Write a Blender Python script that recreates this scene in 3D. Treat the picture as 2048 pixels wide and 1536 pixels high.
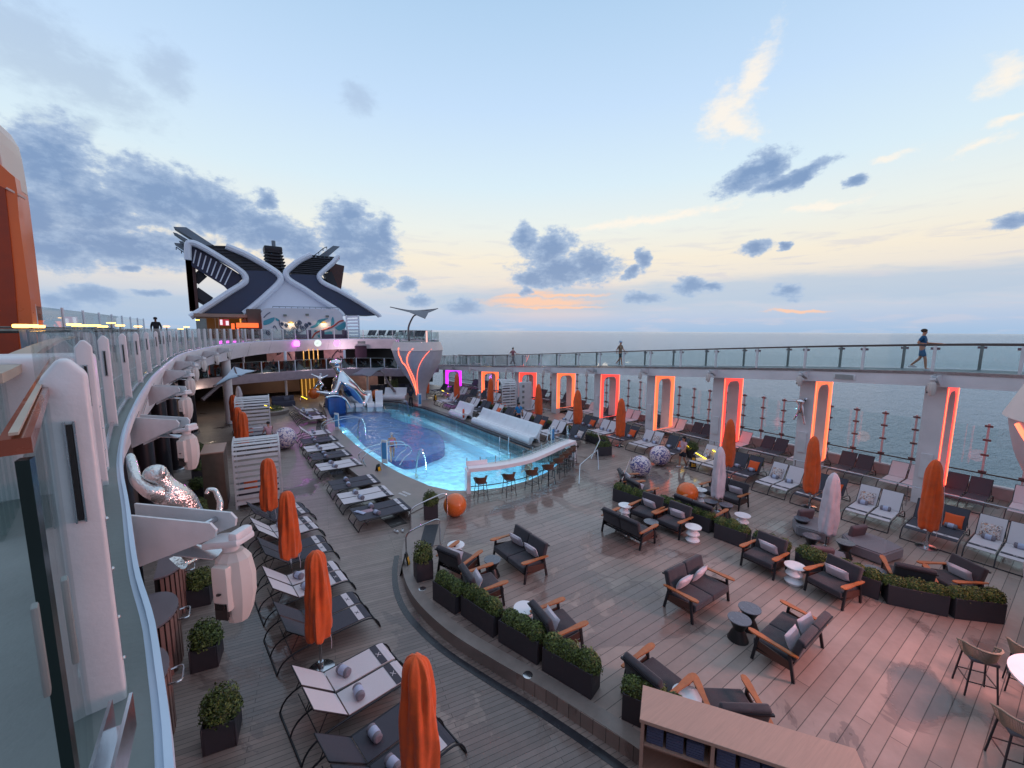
import bpy, bmesh, math, random
from mathutils import Vector, Matrix
from mathutils.geometry import tessellate_polygon
R = math.radians
PI = math.pi
random.seed(7)
for o in list(bpy.data.objects): bpy.data.objects.remove(o)
sc = bpy.context.scene
col = sc.collection

# ------------------------------------------------------------------ camera
F, HC, PITCH, ROLL, YAW = 830.0, 7.2, math.atan(107/830.0), R(.35), 0.0
YAW = math.atan2(1024-440, F/math.cos(PITCH))
_fw = Vector((math.sin(YAW)*math.cos(PITCH), math.cos(YAW)*math.cos(PITCH), -math.sin(PITCH)))
_r0 = Vector((math.cos(YAW), -math.sin(YAW), 0)); _u0 = _r0.cross(_fw)
_rt = _r0*math.cos(ROLL)+_u0*math.sin(ROLL); _up = _u0*math.cos(ROLL)-_r0*math.sin(ROLL)
cd = bpy.data.cameras.new('camera'); cam = bpy.data.objects.new('camera', cd); col.objects.link(cam)
cd.sensor_width = 36; cd.lens = 36*F/2048; cd.clip_start = .05; cd.clip_end = 200000
cam.matrix_world = Matrix(((_rt.x,_up.x,-_fw.x,0),(_rt.y,_up.y,-_fw.y,0),(_rt.z,_up.z,-_fw.z,HC),(0,0,0,1)))
sc.camera = cam
def ray(x, y):
    return (_fw*F+_rt*(x-1024)-_up*(y-768))
def G(x, y, z=None, Y=None, X=None):
    """survey point of the photograph -> metres on a known level or plane"""
    d = ray(x, y); o = Vector((0,0,HC))
    t = (z-HC)/d.z if z is not None else (Y/d.y if Y is not None else X/d.x)
    return o+d*t
def ae(x, y):
    d = ray(x, y).normalized(); return math.atan2(d.x, d.y), math.asin(d.z)

# ------------------------------------------------------------------ sky
SUN_AZ, SUN_EL = R(40), R(4)
SKY_EL = R(-2.5)
w = bpy.data.worlds.new("World"); sc.world = w; w.use_nodes = True
nt = w.node_tree; nt.nodes.clear()
def N(t, **k):
    n = nt.nodes.new(t)
    for a, b in k.items(): setattr(n, a, b)
    return n
def L(a, b): nt.links.new(a, b)
def M(op, a, b=None, c=None, clamp=False):
    n = N('ShaderNodeMath', operation=op); n.use_clamp = clamp
    for i, v in enumerate((a, b, c)):
        if v is None: continue
        if isinstance(v, (int, float)): n.inputs[i].default_value = v
        else: L(v, n.inputs[i])
    return n.outputs[0]
def VM(op, a, b):
    n = N('ShaderNodeVectorMath', operation=op)
    for i, v in enumerate((a, b)):
        if isinstance(v, (tuple, list)): n.inputs[i].default_value = v
        else: L(v, n.inputs[i])
    return n.outputs['Value'] if op == 'LENGTH' else n.outputs[0]
def MIX(f, a, b, t='MIX'):
    n = N('ShaderNodeMix', data_type='RGBA', blend_type=t)
    for i, v in ((0, f), (6, a), (7, b)):
        if isinstance(v, (int, float)): n.inputs[i].default_value = v
        elif isinstance(v, tuple): n.inputs[i].default_value = v
        else: L(v, n.inputs[i])
    return n.outputs[2]
def RNG(v, a, b, c=0., d=1., smooth=True):
    n = N('ShaderNodeMapRange'); n.interpolation_type = 'SMOOTHSTEP' if smooth else 'LINEAR'
    L(v, n.inputs[0])
    for i, q in enumerate((a, b, c, d)): n.inputs[i+1].default_value = q
    return n.outputs[0]
def lin(c):
    return tuple((x/255/12.92 if x/255 <= .04045 else ((x/255+.055)/1.055)**2.4) for x in c)+(1,)
def NOISE(vec, scale, det=5, rough=.55, dist=0.):
    n = N('ShaderNodeTexNoise'); n.inputs['Scale'].default_value = scale; n.inputs['Detail'].default_value = det
    n.inputs['Roughness'].default_value = rough; n.inputs['Distortion'].default_value = dist; L(vec, n.inputs['Vector']); return n
tc = N('ShaderNodeTexCoord'); sx = N('ShaderNodeSeparateXYZ'); L(tc.outputs['Generated'], sx.inputs[0])
az = M('ARCTAN2', sx.outputs[0], sx.outputs[1]); el = M('ARCSINE', sx.outputs[2])
cmb = N('ShaderNodeCombineXYZ'); L(az, cmb.inputs[0]); L(el, cmb.inputs[1]); AE = cmb.outputs[0]
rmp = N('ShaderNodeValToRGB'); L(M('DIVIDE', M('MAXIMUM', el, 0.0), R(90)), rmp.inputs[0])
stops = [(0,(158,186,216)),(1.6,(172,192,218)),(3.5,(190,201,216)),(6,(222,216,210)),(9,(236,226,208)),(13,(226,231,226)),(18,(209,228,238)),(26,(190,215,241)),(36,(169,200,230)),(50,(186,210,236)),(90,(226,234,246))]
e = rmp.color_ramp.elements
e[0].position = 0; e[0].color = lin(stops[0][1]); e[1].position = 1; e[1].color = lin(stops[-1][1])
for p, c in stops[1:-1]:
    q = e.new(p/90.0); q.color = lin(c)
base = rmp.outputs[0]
# away from the sunset the low sky loses its cream
daz = M('ABSOLUTE', M('SUBTRACT', az, SUN_AZ))
away = RNG(daz, R(55), R(150))
base = MIX(away, base, MIX(RNG(el, 0, R(40)), lin((176,176,200)), lin((170,192,222))))
# sun glow low over the water
gm = N('ShaderNodeMapping', vector_type='TEXTURE'); L(AE, gm.inputs[0]); gm.inputs['Location'].default_value = (SUN_AZ, R(4), 0); gm.inputs['Scale'].default_value = (R(15), R(4), 1)
gl = RNG(VM('LENGTH', gm.outputs[0], (0,0,0)), 1.0, 0.0)
base = MIX(M('MULTIPLY', gl, .45), base, lin((255,208,170)))
# noise fields for clouds
wn = NOISE(VM('MULTIPLY', AE, (1,1.6,1)), 16, 7, .62)
warp = VM('MULTIPLY', VM('SUBTRACT', wn.outputs['Color'], (.5,.5,.5)), (.05,.035,0))
AEW = VM('ADD', AE, warp)
n1 = NOISE(VM('MULTIPLY', AE, (1,1.7,1)), 26, 9, .66).outputs['Fac']
n2 = NOISE(VM('MULTIPLY', AE, (1,7,1)), 9, 8, .6, .4).outputs['Fac']
n3 = NOISE(VM('MULTIPLY', AE, (1,1.5,1)), 60, 5, .6).outputs['Fac']
def blobs(lst, vec):
    out = None
    for (x, y, rx, ry, rot) in lst:
        a, b = ae(x, y)
        k = math.cos(math.atan((x-1024)/F))
        m = N('ShaderNodeMapping', vector_type='TEXTURE'); L(vec, m.inputs[0])
        m.inputs['Location'].default_value = (a, b, 0); m.inputs['Rotation'].default_value = (0, 0, R(rot)); m.inputs['Scale'].default_value = (rx/F*k*k, ry/F*k, 1)
        d = VM('LENGTH', m.outputs[0], (0,0,0))
        out = d if out is None else M('MINIMUM', out, d)
    return out
# streaky veils and orange bars near the horizon
veil = M('MULTIPLY', RNG(n2, .5, .68), RNG(el, R(16), R(7)))
base = MIX(M('MULTIPLY', veil, .5), base, lin((196,198,212)))
band = blobs([(1650,575,700,36,0),(1150,600,420,30,0),(300,610,500,28,0)], AE)
base = MIX(M('MULTIPLY', RNG(M('ADD', band, M('MULTIPLY', M('SUBTRACT', n2, .5), 1.2)), 1.15, .4), .7), base, lin((168,190,214)))
bars = blobs([(1080,603,130,9,0),(1110,614,110,4,0),(1590,622,70,4,0),(1040,590,60,6,6),(1130,590,90,4,0)], AEW)
base = MIX(M('MULTIPLY', RNG(M('ADD', bars, M('MULTIPLY', M('SUBTRACT', n2, .5), 1.0)), 1.2, .3), .7), base, lin((255,198,156)))
wisp = blobs([(1440,225,34,52,-30),(1475,250,60,22,-25),(1500,170,30,80,-32),(2010,150,60,36,10),(1950,295,60,9,10),(1790,310,50,9,8),(2010,245,40,9,8),(1640,410,90,9,3),(1300,440,200,10,5)], AEW)
base = MIX(M('MULTIPLY', RNG(M('ADD', wisp, M('MULTIPLY', M('SUBTRACT', n1, .5), 2.2)), 1.25, .1), .85), base, lin((246,236,222)))
soft = blobs([(60,90,230,90,-20),(180,160,170,60,-20),(330,140,60,50,0),(715,195,36,26,0),(90,250,60,40,0),(165,250,40,26,0)], AEW)
base = MIX(M('MULTIPLY', RNG(M('ADD', soft, M('MULTIPLY', M('SUBTRACT', n1, .5), 1.6)), 1.2, .2), .42), base, lin((150,168,196)))
dark = blobs([(95,330,110,95,-30),(60,440,90,80,0),(190,420,110,60,0),(330,395,150,62,-6),(420,420,150,55,-20),(250,490,230,42,0),(110,500,120,40,0),(540,465,110,40,-10),(600,490,60,32,0),(530,400,26,22,0),
  (690,465,56,58,0),(745,490,58,55,0),(720,520,80,26,0),(770,470,22,40,0),
  (1050,480,24,30,0),(1100,500,52,34,20),(1120,540,85,34,0),(1180,530,60,36,-10),(1070,560,50,18,0),(1262,545,26,12,30),(1288,520,14,26,0),
  (1500,350,78,26,24),(1535,335,40,32,0),(1610,350,60,16,26),(1560,368,70,13,10),(1712,360,26,12,0),
  (1510,494,34,14,5),(1572,491,18,8,0),(1380,572,40,18,0),(1572,582,40,17,0),(1285,598,42,14,0),(1420,575,30,9,0),
  (815,567,22,16,0),(755,560,32,15,0),(840,600,24,14,0),(930,615,40,18,0),(258,533,30,10,0),(304,588,34,9,0),(190,590,70,24,0),(120,600,60,20,0),(2030,440,55,15,12),(1050,582,12,12,0),(700,430,30,20,0),(670,590,40,14,0)], AEW)
dd = M('ADD', M('SUBTRACT', dark, .06), M('ADD', M('MULTIPLY', M('SUBTRACT', n1, .5), 1.25), M('MULTIPLY', M('SUBTRACT', n3, .5), .85)))
cm = RNG(dd, 1.16, .66)
depth = RNG(dd, 1.1, .1)
ccol = MIX(depth, lin((170,190,216)), lin((112,142,184)))
ccol = MIX(M('MULTIPLY', RNG(n1, .5, .68), .4), ccol, lin((150,176,210)))
ccol = MIX(M('MULTIPLY', RNG(el, R(9), 0), .55), ccol, lin((160,186,216)))
base = MIX(M('MULTIPLY', cm, .93), base, ccol)
# below the horizon: sea tone, only seen in reflections
base = MIX(RNG(el, R(-.2), R(-1.5)), base, lin((128,156,180)))
st = N('ShaderNodeTexSky', sky_type='NISHITA'); st.sun_disc = False; st.sun_elevation = SKY_EL; st.sun_rotation = SUN_AZ
bg1 = N('ShaderNodeBackground'); L(st.outputs[0], bg1.inputs[0]); bg1.inputs[1].default_value = .05
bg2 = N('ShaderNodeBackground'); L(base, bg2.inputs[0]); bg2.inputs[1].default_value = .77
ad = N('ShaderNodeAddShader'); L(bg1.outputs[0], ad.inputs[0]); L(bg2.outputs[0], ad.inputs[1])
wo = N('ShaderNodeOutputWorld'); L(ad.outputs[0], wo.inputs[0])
w.cycles.sampling_method = 'MANUAL'; w.cycles.sample_map_resolution = 512

sd = bpy.data.lights.new('sun', 'SUN'); sd.energy = .08; sd.angle = R(75); sd.color = (1,.72,.52)
so = bpy.data.objects.new('sun', sd); col.objects.link(so)
sv = Vector((math.sin(SUN_AZ)*math.cos(R(7)), math.cos(SUN_AZ)*math.cos(R(7)), math.sin(R(7))))
so.rotation_euler = sv.to_track_quat('Z', 'Y').to_euler()
sc.view_settings.view_transform = 'Standard'; sc.view_settings.look = 'None'
sc.view_settings.exposure = 0.5; sc.view_settings.gamma = 1
sc.cycles.max_bounces = 7; sc.cycles.transparent_max_bounces = 24; sc.cycles.glossy_bounces = 3; sc.cycles.diffuse_bounces = 3
sc.cycles.caustics_reflective = False; sc.cycles.caustics_refractive = False; sc.cycles.sample_clamp_indirect = 4

# ------------------------------------------------------------------ materials
MATS = {}
def mat(name, c=(128,128,128), rough=.55, metal=0., var=.12, vs=3., bump=0., bs=40., emit=None, es=0., coat=0., sheen=0., raw=None, spec=.5, dirt=0.):
    if name in MATS: return MATS[name]
    m = bpy.data.materials.new(name); m.use_nodes = True; t = m.node_tree; b = t.nodes['Principled BSDF']
    cc = raw if raw else lin(c)
    if len(cc) == 3: cc = tuple(cc)+(1,)
    g = t.nodes.new('ShaderNodeTexCoord')
    n = t.nodes.new('ShaderNodeTexNoise'); n.inputs['Scale'].default_value = vs; n.inputs['Detail'].default_value = 6; n.inputs['Roughness'].default_value = .6
    t.links.new(g.outputs['Object'], n.inputs['Vector'])
    mr = t.nodes.new('ShaderNodeMapRange'); mr.inputs[1].default_value = .3; mr.inputs[2].default_value = .7; mr.inputs[3].default_value = 1-var; mr.inputs[4].default_value = 1+var
    t.links.new(n.outputs['Fac'], mr.inputs[0])
    mx = t.nodes.new('ShaderNodeVectorMath'); mx.operation = 'SCALE'; mx.inputs[0].default_value = cc[:3]; t.links.new(mr.outputs[0], mx.inputs['Scale'])
    t.links.new(mx.outputs[0], b.inputs['Base Color'])
    m2 = t.nodes.new('ShaderNodeMapRange'); m2.inputs[1].default_value = .3; m2.inputs[2].default_value = .7; m2.inputs[3].default_value = max(.02, rough*(1-.25)); m2.inputs[4].default_value = min(1, rough*1.2)
    t.links.new(n.outputs['Fac'], m2.inputs[0]); t.links.new(m2.outputs[0], b.inputs['Roughness'])
    b.inputs['Metallic'].default_value = metal; b.inputs['Specular IOR Level'].default_value = spec
    if coat: b.inputs['Coat Weight'].default_value = coat; b.inputs['Coat Roughness'].default_value = .08
    if sheen: b.inputs['Sheen Weight'].default_value = sheen
    if bump:
        n2 = t.nodes.new('ShaderNodeTexNoise'); n2.inputs['Scale'].default_value = bs; n2.inputs['Detail'].default_value = 4
        t.links.new(g.outputs['Object'], n2.inputs['Vector'])
        bp = t.nodes.new('ShaderNodeBump'); bp.inputs['Strength'].default_value = bump; bp.inputs['Distance'].default_value = .01
        t.links.new(n2.outputs['Fac'], bp.inputs['Height']); t.links.new(bp.outputs[0], b.inputs['Normal'])
    if emit:
        b.inputs['Emission Color'].default_value = lin(emit); b.inputs['Emission Strength'].default_value = es
    MATS[name] = m; return m
def glassmat(name, tint=(205,228,225), gloss=.12, rough=.02):
    m = bpy.data.materials.new(name); m.use_nodes = True; t = m.node_tree; t.nodes.clear()
    o = t.nodes.new('ShaderNodeOutputMaterial'); tr = t.nodes.new('ShaderNodeBsdfTransparent'); tr.inputs[0].default_value = lin(tint)
    gl = t.nodes.new('ShaderNodeBsdfGlossy'); gl.inputs['Roughness'].default_value = rough
    lw = t.nodes.new('ShaderNodeLayerWeight'); lw.inputs[0].default_value = .25
    ma = t.nodes.new('ShaderNodeMath'); ma.operation = 'MULTIPLY_ADD'; ma.inputs[1].default_value = .42; ma.inputs[2].default_value = gloss*.3
    t.links.new(lw.outputs['Fresnel'], ma.inputs[0])
    mx = t.nodes.new('ShaderNodeMixShader'); t.links.new(ma.outputs[0], mx.inputs[0]); t.links.new(tr.outputs[0], mx.inputs[1]); t.links.new(gl.outputs[0], mx.inputs[2]); t.links.new(mx.outputs[0], o.inputs[0])
    MATS[name] = m; return m
WHITE = mat('white_paint', (216,214,216), .42, var=.1, vs=2.2, bump=.12, bs=60)
WHITE2 = mat('white_gloss', (222,222,226), .22, var=.04, coat=.3)
WALLW = mat('white_wall', (220,214,216), .6, var=.1, vs=.8)
SLAT = mat('white_board', (200,198,200), .55, var=.08, vs=4, bump=.2)
TRIMB = mat('pale_edge_trim', (200,214,232), .35, var=.04)
GUTTER = mat('weathered_grey_paint', (120,126,124), .6, var=.22, vs=1.6, bump=.2)
DARKM = mat('charcoal_metal', (38,38,44), .42, metal=.3, var=.1)
BLACK = mat('black_plastic', (20,20,22), .45, var=.1)
STEEL = mat('brushed_steel', (200,200,204), .22, metal=1., var=.06, vs=20)
CHROME = mat('polished_chrome', (225,226,230), .07, metal=1., var=.04, vs=6, bump=.12, bs=9)
CHROMEF = mat('chased_chrome', (215,212,210), .16, metal=1., var=.1, vs=30, bump=.9, bs=45)
FABW = mat('white_mesh_fabric', (208,200,204), .75, var=.05, vs=60, bump=.3, bs=300)
FABD = mat('charcoal_mesh_fabric', (62,62,72), .75, var=.14, vs=60, bump=.3, bs=300)
FABB = mat('dark_slate_cushion', (48,45,52), .85, var=.16, vs=6, bump=.4, bs=120, sheen=.2)
SOFA = mat('grey_woven_upholstery', (118,112,118), .9, var=.12, vs=14, bump=.4, bs=160, sheen=.2)
PILW = mat('pale_grey_pillow', (196,186,194), .85, var=.07, vs=20, bump=.3, bs=120, sheen=.2)
PILO = mat('orange_pillow', (226,88,32), .85, var=.08, vs=20, bump=.3, bs=120, sheen=.2)
TEAK = mat('oiled_teak', (168,98,56), .45, var=.22, vs=9, bump=.15)
TEAKR = mat('varnished_teak_rail', (120,58,34), .25, var=.3, vs=12, coat=.5)
BEIGE = mat('weathered_teak_rail', (168,152,136), .55, var=.16, vs=7)
ORF = mat('orange_canvas', (220,90,34), .8, var=.16, vs=4, bump=.9, bs=11, sheen=.15)
WHF = mat('white_canvas', (206,196,202), .8, var=.1, vs=4, bump=.9, bs=11)
TOWG = mat('grey_towel', (128,122,132), .95, var=.12, vs=30, bump=.5, bs=150)
TOWB = mat('pale_blue_band', (176,184,208), .9, var=.1, vs=30, bump=.3, bs=150)
PLANT = mat('planter_composite', (58,54,60), .6, var=.12, vs=5, bump=.1)
SOIL = mat('dark_soil', (38,30,24), .95, var=.3, vs=30, bump=.5)
RATTAN = mat('brown_woven_rope', (104,72,56), .8, var=.25, vs=50, bump=.8, bs=140)
ROPEG = mat('grey_beige_rope', (138,128,112), .8, var=.2, vs=60, bump=.6, bs=140)
ORBALL = mat('orange_gloss_ball', (222,104,36), .3, var=.06, vs=2, coat=.35)
NAVY = mat('navy_panel', (40,56,84), .38, var=.1, vs=.5)
LATT = mat('dark_steel_lattice', (34,40,50), .5, var=.15, vs=2)
FUNW = mat('funnel_white', (222,228,240), .45, var=.05, vs=.3)
GREYFIN = mat('grey_wing_metal', (110,122,134), .5, var=.12, vs=1)
ORTOW = mat('orange_tower_paint', (226,104,40), .35, var=.08, vs=.4, coat=.2)
PEACH = mat('peach_tower_paint', (214,184,172), .4, var=.06, vs=.4)
BRWALL = mat('brown_wall', (92,74,68), .7, var=.2, vs=1.2)  # plain brown, tone varies at random
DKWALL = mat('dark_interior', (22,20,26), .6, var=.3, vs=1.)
TILED = mat('dark_pool_coping', (52,52,56), .35, var=.25, vs=4, bump=.3)
STONE = mat('grey_stone_rim', (134,122,116), .42, var=.22, vs=1.6, bump=.25)
MURT = mat('teal_mural_paint', (70,150,172), .6, var=.12)
MURL = mat('ink_mural_line', (70,84,112), .6, var=.1)
MURR = mat('red_mural_line', (176,72,64), .6, var=.1)
MURP = mat('pink_mural_panel', (150,116,116), .6, var=.25, vs=2)
GREYSAIL = mat('grey_shade_sail', (110,112,120), .8, var=.1)
PALESAIL = mat('pale_shade_sail', (176,192,208), .7, var=.06)
SKIN = mat('skin', (186,130,104), .5, var=.05); SKIN2 = mat('dark_skin', (112,74,58), .5, var=.05)
HAIR = mat('dark_hair', (24,20,18), .6, var=.2, vs=40)
CLY = mat('sign_yellow', (232,168,20), .4, var=.04)
YLED = mat('yellow_light_strip', (250,220,60), .4, emit=(255,214,50), es=2.6)
LEDS = {'magenta': mat('magenta_light', (200,40,220), .4, emit=(190,40,235), es=1.6), 'orange': mat('orange_light', (240,130,90), .4, emit=(255,112,66), es=.95), 'red': mat('red_light', (240,90,80), .4, emit=(255,72,62), es=.95)}
NEON = mat('neon_red_orange', (255,110,80), .4, emit=(255,110,78), es=2.0)
WARM = mat('warm_lamp_glow', (255,200,110), .4, emit=(255,186,84), es=4.5)
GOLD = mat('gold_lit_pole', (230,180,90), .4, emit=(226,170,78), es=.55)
MAGS = mat('magenta_spot_glow', (255,90,255), .4, emit=(255,96,255), es=3.2)
WGLOW = mat('white_dial_glow', (240,250,240), .4, emit=(225,245,225), es=.6)
ORGL = mat('orange_lit_counter', (255,120,60), .5, emit=(255,104,50), es=.85)
SCR = mat('screen_red', (150,40,50), .3, emit=(150,40,52), es=.7); SCRW = mat('screen_white', (210,205,210), .3, emit=(215,205,210), es=.8)
GL = glassmat('clear_balustrade_glass', (240,247,246)); GLT = glassmat('teal_tinted_glass', (248,252,252), .05); GLC = glassmat('pale_windbreak_glass', (246,250,250), .04); GLD = glassmat('dark_glass', (130,150,150), .3)
POOLA = None
# patterned ball
def patmat(name, base, inks, scale=9, spots=True):
    m = mat(name, base, .35, var=.02, coat=.3); t = m.node_tree; b = t.nodes['Principled BSDF']
    g = [n for n in t.nodes if n.type == 'TEX_COORD'][0]
    prev = b.inputs['Base Color'].links[0].from_socket
    for i, c in enumerate(inks):
        v = t.nodes.new('ShaderNodeTexNoise'); v.inputs['Scale'].default_value = scale*(1+.35*i); v.inputs['Detail'].default_value = 2; v.inputs['Distortion'].default_value = 1.6
        mp = t.nodes.new('ShaderNodeMapping'); mp.inputs['Location'].default_value = (3.1*i, 1.7*i, 0); t.links.new(g.outputs['Object'], mp.inputs[0]); t.links.new(mp.outputs[0], v.inputs['Vector'])
        th = t.nodes.new('ShaderNodeMapRange'); th.inputs[1].default_value = .56; th.inputs[2].default_value = .575; t.links.new(v.outputs['Fac'], th.inputs[0])
        mx = t.nodes.new('ShaderNodeMix'); mx.data_type = 'RGBA'; mx.inputs[7].default_value = lin(c); t.links.new(th.outputs[0], mx.inputs[0]); t.links.new(prev, mx.inputs[6]); prev = mx.outputs[2]
    t.links.new(prev, b.inputs['Base Color']); return m
BALLP = patmat('mosaic_print_ball', (226,206,208), [(70,70,130),(96,84,140)], 5.5)
PILP = patmat('leaf_print_pillow', (206,196,196), [(60,62,78),(190,130,100)], 14)
# foliage
LEAF = mat('boxwood_leaf', (58,78,36), .55, var=.1)
_t = LEAF.node_tree; _b = _t.nodes['Principled BSDF']; _g = _t.nodes.new('ShaderNodeNewGeometry'); _r = _t.nodes.new('ShaderNodeValToRGB')
_r.color_ramp.elements[0].color = lin((34,52,26)); _r.color_ramp.elements[1].color = lin((112,124,58))
_t.links.new(_g.outputs['Random Per Island'], _r.inputs[0]); _t.links.new(_r.outputs[0], _b.inputs['Base Color'])

def deckmat(name, c, pitch, length, rot, wet0, wetspots, gap=.012, drycol=1.0):
    m = bpy.data.materials.new(name); m.use_nodes = True; t = m.node_tree; b = t.nodes['Principled BSDF']
    def n_(k, **a):
        q = t.nodes.new(k)
        for x, y in a.items(): setattr(q, x, y)
        return q
    lk = t.links.new
    g = n_('ShaderNodeNewGeometry'); mp = n_('ShaderNodeMapping'); mp.inputs['Rotation'].default_value = (0,0,R(rot)); lk(g.outputs['Position'], mp.inputs[0])
    br = n_('ShaderNodeTexBrick'); br.offset = .43; br.inputs['Scale'].default_value = 1; br.inputs['Brick Width'].default_value = length; br.inputs['Row Height'].default_value = pitch
    br.inputs['Mortar Size'].default_value = gap/2; br.inputs['Mortar Smooth'].default_value = .2; br.inputs['Bias'].default_value = 0
    cc = lin(c); br.inputs['Color1'].default_value = tuple(v*.84 for v in cc[:3])+(1,); br.inputs['Color2'].default_value = tuple(v*1.12 for v in cc[:3])+(1,); br.inputs['Mortar'].default_value = tuple(v*.22 for v in cc[:3])+(1,)
    lk(mp.outputs[0], br.inputs['Vector'])
    no = n_('ShaderNodeTexNoise'); no.inputs['Scale'].default_value = .42; no.inputs['Detail'].default_value = 9; no.inputs['Roughness'].default_value = .58; no.inputs['Distortion'].default_value = .9
    lk(g.outputs['Position'], no.inputs['Vector'])
    cur = None
    for (x, y, rx, ry) in wetspots:
        q = n_('ShaderNodeMapping', vector_type='TEXTURE'); q.inputs['Location'].default_value = (x,y,.3); q.inputs['Scale'].default_value = (rx,ry,50); lk(g.outputs['Position'], q.inputs[0])
        l = n_('ShaderNodeVectorMath', operation='LENGTH'); lk(q.outputs[0], l.inputs[0])
        r = n_('ShaderNodeMapRange'); r.inputs[1].default_value = 1.3; r.inputs[2].default_value = .5; r.inputs[3].default_value = 0; r.inputs[4].default_value = .32; lk(l.outputs['Value'], r.inputs[0])
        if cur is None: cur = r.outputs[0]
        else:
            a = n_('ShaderNodeMath', operation='MAXIMUM'); lk(cur, a.inputs[0]); lk(r.outputs[0], a.inputs[1]); cur = a.outputs[0]
    s = n_('ShaderNodeMath', operation='ADD'); _a = n_('ShaderNodeMath', operation='MULTIPLY_ADD'); _a.inputs[1].default_value = 1.7; _a.inputs[2].default_value = -.35; lk(no.outputs['Fac'], _a.inputs[0]); lk(_a.outputs[0], s.inputs[0])
    if cur is not None: lk(cur, s.inputs[1])
    else: s.inputs[1].default_value = 0
    we = n_('ShaderNodeMapRange'); we.inputs[1].default_value = wet0; we.inputs[2].default_value = wet0+.02; lk(s.outputs[0], we.inputs[0])
    we2 = n_('ShaderNodeMapRange'); we2.inputs[1].default_value = wet0+.04; we2.inputs[2].default_value = wet0+.14; lk(s.outputs[0], we2.inputs[0])
    # wear
    n2 = n_('ShaderNodeTexNoise'); n2.inputs['Scale'].default_value = 1.7; n2.inputs['Detail'].default_value = 8; n2.inputs['Roughness'].default_value = .7; lk(g.outputs['Position'], n2.inputs['Vector'])
    v = n_('ShaderNodeMapRange'); v.inputs[1].default_value = .3; v.inputs[2].default_value = .7; v.inputs[3].default_value = .84; v.inputs[4].default_value = 1.14; lk(n2.outputs['Fac'], v.inputs[0])
    sm = n_('ShaderNodeVectorMath', operation='SCALE'); lk(br.outputs['Color'], sm.inputs[0]); lk(v.outputs[0], sm.inputs['Scale'])
    wd = n_('ShaderNodeMix', data_type='RGBA', blend_type='MULTIPLY'); wd.inputs[7].default_value = (.7,.68,.69,1); lk(we.outputs[0], wd.inputs[0]); lk(sm.outputs[0], wd.inputs[6]); lk(wd.outputs[2], b.inputs['Base Color'])
    ro = n_('ShaderNodeMapRange'); ro.inputs[3].default_value = .34; ro.inputs[4].default_value = .07; lk(we2.outputs[0], ro.inputs[0])
    r2 = n_('ShaderNodeMix', data_type='FLOAT'); r2.inputs[2].default_value = .46; lk(we.outputs[0], r2.inputs[0]); lk(ro.outputs[0], r2.inputs[3]); lk(r2.outputs[0], b.inputs['Roughness'])
    bp = n_('ShaderNodeBump'); bp.inputs['Strength'].default_value = .35; bp.inputs['Distance'].default_value = .01
    h = n_('ShaderNodeMath', operation='MULTIPLY_ADD'); lk(br.outputs['Fac'], h.inputs[0]); h.inputs[1].default_value = -1.; lk(n2.outputs['Fac'], h.inputs[2]); lk(h.outputs[0], bp.inputs['Height']); lk(bp.outputs[0], b.inputs['Normal'])
    MATS[name] = m; return m
DECKT = deckmat('terrace_planks', (152,134,125), .24, 9.0, 0, .61, [(10.5,11.8,4.2,3.4),(10.2,8.6,1.6,1.2),(16,11.5,3,2),(8.2,9.6,1.6,1.4),(6.9,7.4,1.6,1.3),(8.2,6,1.4,.9),(10.6,1.4,1.1,.55)], gap=.014)
DECKL = deckmat('lower_deck_planks', (144,128,120), .105, 3.4, 10, .67, [(2.2,20.5,2.4,1.2),(4.2,18.8,.8,3),(.4,10,1,2.6),(3.2,7.6,.5,2.4),(4.1,5,.6,2)], gap=.009)

def seamat():
    m = bpy.data.materials.new('sea_water'); m.use_nodes = True; t = m.node_tree; b = t.nodes['Principled BSDF']; lk = t.links.new
    b.inputs['Base Color'].default_value = (.10,.155,.19,1); b.inputs['Roughness'].default_value = .07; b.inputs['IOR'].default_value = 1.33; b.inputs['Specular IOR Level'].default_value = .85
    g = t.nodes.new('ShaderNodeNewGeometry'); prev = None
    for i, (sc_, st, ro, dist) in enumerate(((.05,(1,2.4,1),25,3.6),(.16,(1,3.0,1),22,2.8),(.42,(1,2.8,1),34,1.7),(1.3,(1,2.0,1),12,.5))):
        mp = t.nodes.new('ShaderNodeMapping'); mp.inputs['Rotation'].default_value = (0,0,R(ro)); mp.inputs['Scale'].default_value = st; lk(g.outputs['Position'], mp.inputs[0])
        n = t.nodes.new('ShaderNodeTexNoise'); n.inputs['Scale'].default_value = sc_; n.inputs['Detail'].default_value = 5; n.inputs['Roughness'].default_value = .55; lk(mp.outputs[0], n.inputs['Vector'])
        bp = t.nodes.new('ShaderNodeBump'); bp.inputs['Strength'].default_value = .8; bp.inputs['Distance'].default_value = dist; lk(n.outputs['Fac'], bp.inputs['Height'])
        if prev: lk(prev, bp.inputs['Normal'])
        prev = bp.outputs[0]
    lk(prev, b.inputs['Normal']); return m
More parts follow.
